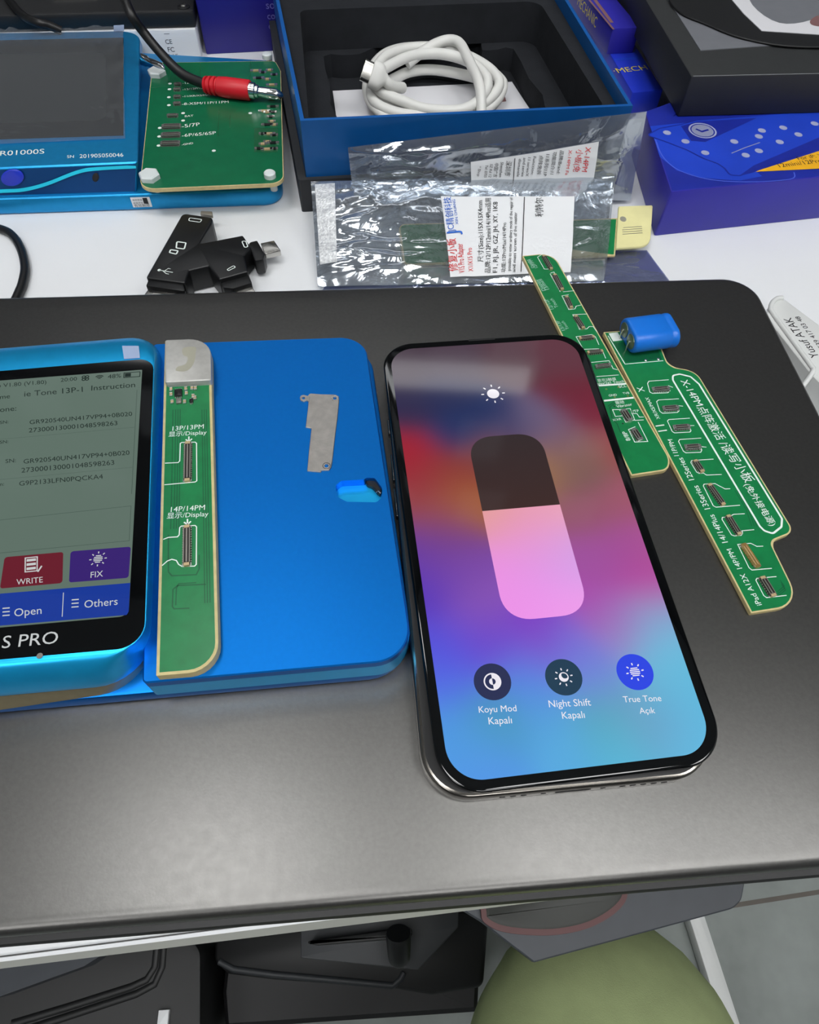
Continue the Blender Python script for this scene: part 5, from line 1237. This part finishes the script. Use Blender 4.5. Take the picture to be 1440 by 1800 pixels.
t = thing('lap_board', 'dark grey board with a cut corner held on the knee under the laptop edge', 'board', (*(112.46,4.85), -216))
pb = rpoly([(71.44,-9.09),(173.1,18.06),(177.94,22.0),(182.04,31.55),(190.39,57.28),(4.11,26.87),(47.01,6.12),(56.92,-0.29)], [1, 12, 8, 0, 0, 0, 2, 0], 5)
mb = MB(); mb.prism(pb, [(0.6, -218), (0, -217.2), (0, -212.6), (.6, -212)], 'board_grey'); mb.build('panel', t)
o = MB(); dc = smooth_poly([(45.85,9.85),(47.48,6.11),(55.19,2.92),(68.97,1.92),(84.23,2.85),(99.81,6.63),(113.17,13.72),(119.51,21.62),(116.77,32.08),(91.01,35.99),(58.67,26.74),(47.05,16.22)], 5)
o.prism(inset(ccw(dc), 2.2), [(3, -212), (0, -209.5), (1.5, -208.6)], 'dish_olive'); o.ribbon(inset(ccw(dc), 1.4), 2.6, -209.2, 'dish_red', True)
o.prism(dc, [(1, -212), (0, -210.5), (.4, -209.4)], 'dish_red')
o = o.build('dish'); tag(o, 'round dark dish with a reddish edge lying on the dark grey board', 'dish')

# black plastic gear standing on the floor
t = thing('tool_case', 'black plastic case with a ridged lid on the floor at lower left', 'case', (*(-269.31,-83.38), FLOOR))
c0 = rpoly([(-434.94,-124.55),(-147.64,-112.5),(-166.7,-21.46),(-202.07,8.06),(-492.62,-5.53)], [4, 8, 18, 20, 4], 5)
mb = MB(); mb.prism(c0, [(8, FLOOR), (0, FLOOR + 8), (0, -566), (2, -561), (6, -560)], 'crate_black')
for off in (0, 10): mb.tube([(*p, -562.2) for p in [(a[0], a[1]) for a in ([(-318.34,-81.82),(-273.66,-67.97),(-223.4,-51.51),(-210.8,-45.56),(-206.04,-36.1),(-208.18,-19.01)] if off == 0 else [(-307.06,-86.01),(-267.17,-72.87),(-217.15,-56.16),(-202.97,-48.53),(-199.47,-35.81),(-202.02,-18.73)])]], 4, 'crate_black', 8)
mb.build('shell', t, smooth=50)
mb = MB(); mb.prism([(-412.58,-84.06),(-325.82,-61.68),(-260.49,-37.0),(-248.9,-29.02),(-258.71,4.93),(-449.25,-3.98)], (-560, -538), 'board_grey'); mb.build('lid', t)
mb = MB(); q = (-188.67,-71.88); mb.box((*q, -560), (9, 12, 5), 'label_white', .1, .6); mb.build('latch', t)
t = thing('tool_tray', 'black plastic tray with a ridged rim standing in the middle under the desk', 'tray', (*(-60.87,-48.72), FLOOR))
c1 = rpoly([(-146.11,-83.58),(90.85,-60.49),(96.06,24.39),(-157.83,12.51),(-154.0,-56.42)], [4, 4, 3, 3, 4], 4)
mb = MB(); mb.prism(c1, [(4, FLOOR), (0, FLOOR + 6), (0, -625), (4, -620)], 'ink_black')
mb.build('body', t)
mb = MB()
c2 = rpoly([(-158.42,-30.31),(-144.07,-39.25),(-101.79,-41.67),(8.06,-43.2),(44.7,-46.68),(91.64,-38.63),(97.89,22.57),(-164.37,10.3)], [10, 8, 0, 6, 0, 8, 0, 0], 4)
mb.prism(c2, [(6, -620), (0, -612), (0, -584), (3, -580)], 'crate_black')
mb.tube([(*p, -580.8) for p in [(-153.83,-30.04),(-139.14,-35.48),(-102.11,-37.71),(-39.16,-39.63),(7.94,-41.38),(14.97,-36.35),(17.85,-31.03)]], 3.0, 'crate_grey', 8); mb.build('rim', t, smooth=60)
mb = MB(); mb.box((*(-118.89,-66.57), -664), (6, 26, 20), 'nickel', .1, .5); mb.build('latch', t)
t = thing('bracket_arm', 'slate grey plastic panel with a black peg hanging below the desk edge', 'panel', (*(-7.63,-11.57), -430))
mb = MB(); mb.prism(rpoly([(-61.87,-18.95),(24.41,-22.34),(53.77,5.61),(53.57,31.87),(-67.79,26.1)], [1, 2, 2, 0, 0], 3), rb(-430, -420, 1, 2), 'crate_grey'); mb.build('panel', t)
mb = MB(); A = Vector((*(8.31,-0.1), -385)); B = Vector((*(10.06,-17.18), -400)); mb.lathe(A, B, [(0, 8.5), (.1, 9.0), (.7, 8.2), (.9, 7.6), (1.0, 6.0)], 'satin_black'); mb.build('peg', t, smooth=40)
mb = MB(); mb.prism(rpoly([(-61.15,-8.9),(14.44,3.71),(18.63,3.2),(18.44,-1.75),(13.54,-3.38),(-48.62,-10.4)], 2, 3), rb(-420, -398, 2, 2), 'crate_black'); mb.build('clamp', t)

# ------------------------------------------------------------------ light and camera
w = bpy.data.worlds.new('World'); SC.world = w; w.use_nodes = True
w.node_tree.nodes['Background'].inputs['Color'].default_value = (0.8, 0.86, 0.92, 1); w.node_tree.nodes['Background'].inputs['Strength'].default_value = 0.05
cd = bpy.data.cameras.new('camera'); cam = bpy.data.objects.new('camera', cd); COL.objects.link(cam)
cd.sensor_fit = 'HORIZONTAL'; cd.sensor_width = 36.0; cd.lens = 1185.0043 * 36.0 / 1440.0; cd.clip_start = 0.005; cd.clip_end = 30
r_ = Vector((0.99852619, 0.04603875, 0.02873814)); u_ = Vector((-0.05427197, 0.84704675, 0.52874034)); f_ = Vector((0.0, 0.52952076, -0.84829698))
cam.matrix_world = Matrix(((r_.x, u_.x, -f_.x, 0), (r_.y, u_.y, -f_.y, 0), (r_.z, u_.z, -f_.z, 0.1750926 + LID_Z), (0, 0, 0, 1)))
SC.camera = cam
SC.view_settings.view_transform = 'Standard'; SC.view_settings.look = 'None'; SC.view_settings.gamma = 1.0; SC.view_settings.exposure = 0.0
SC.view_settings.use_curve_mapping = False
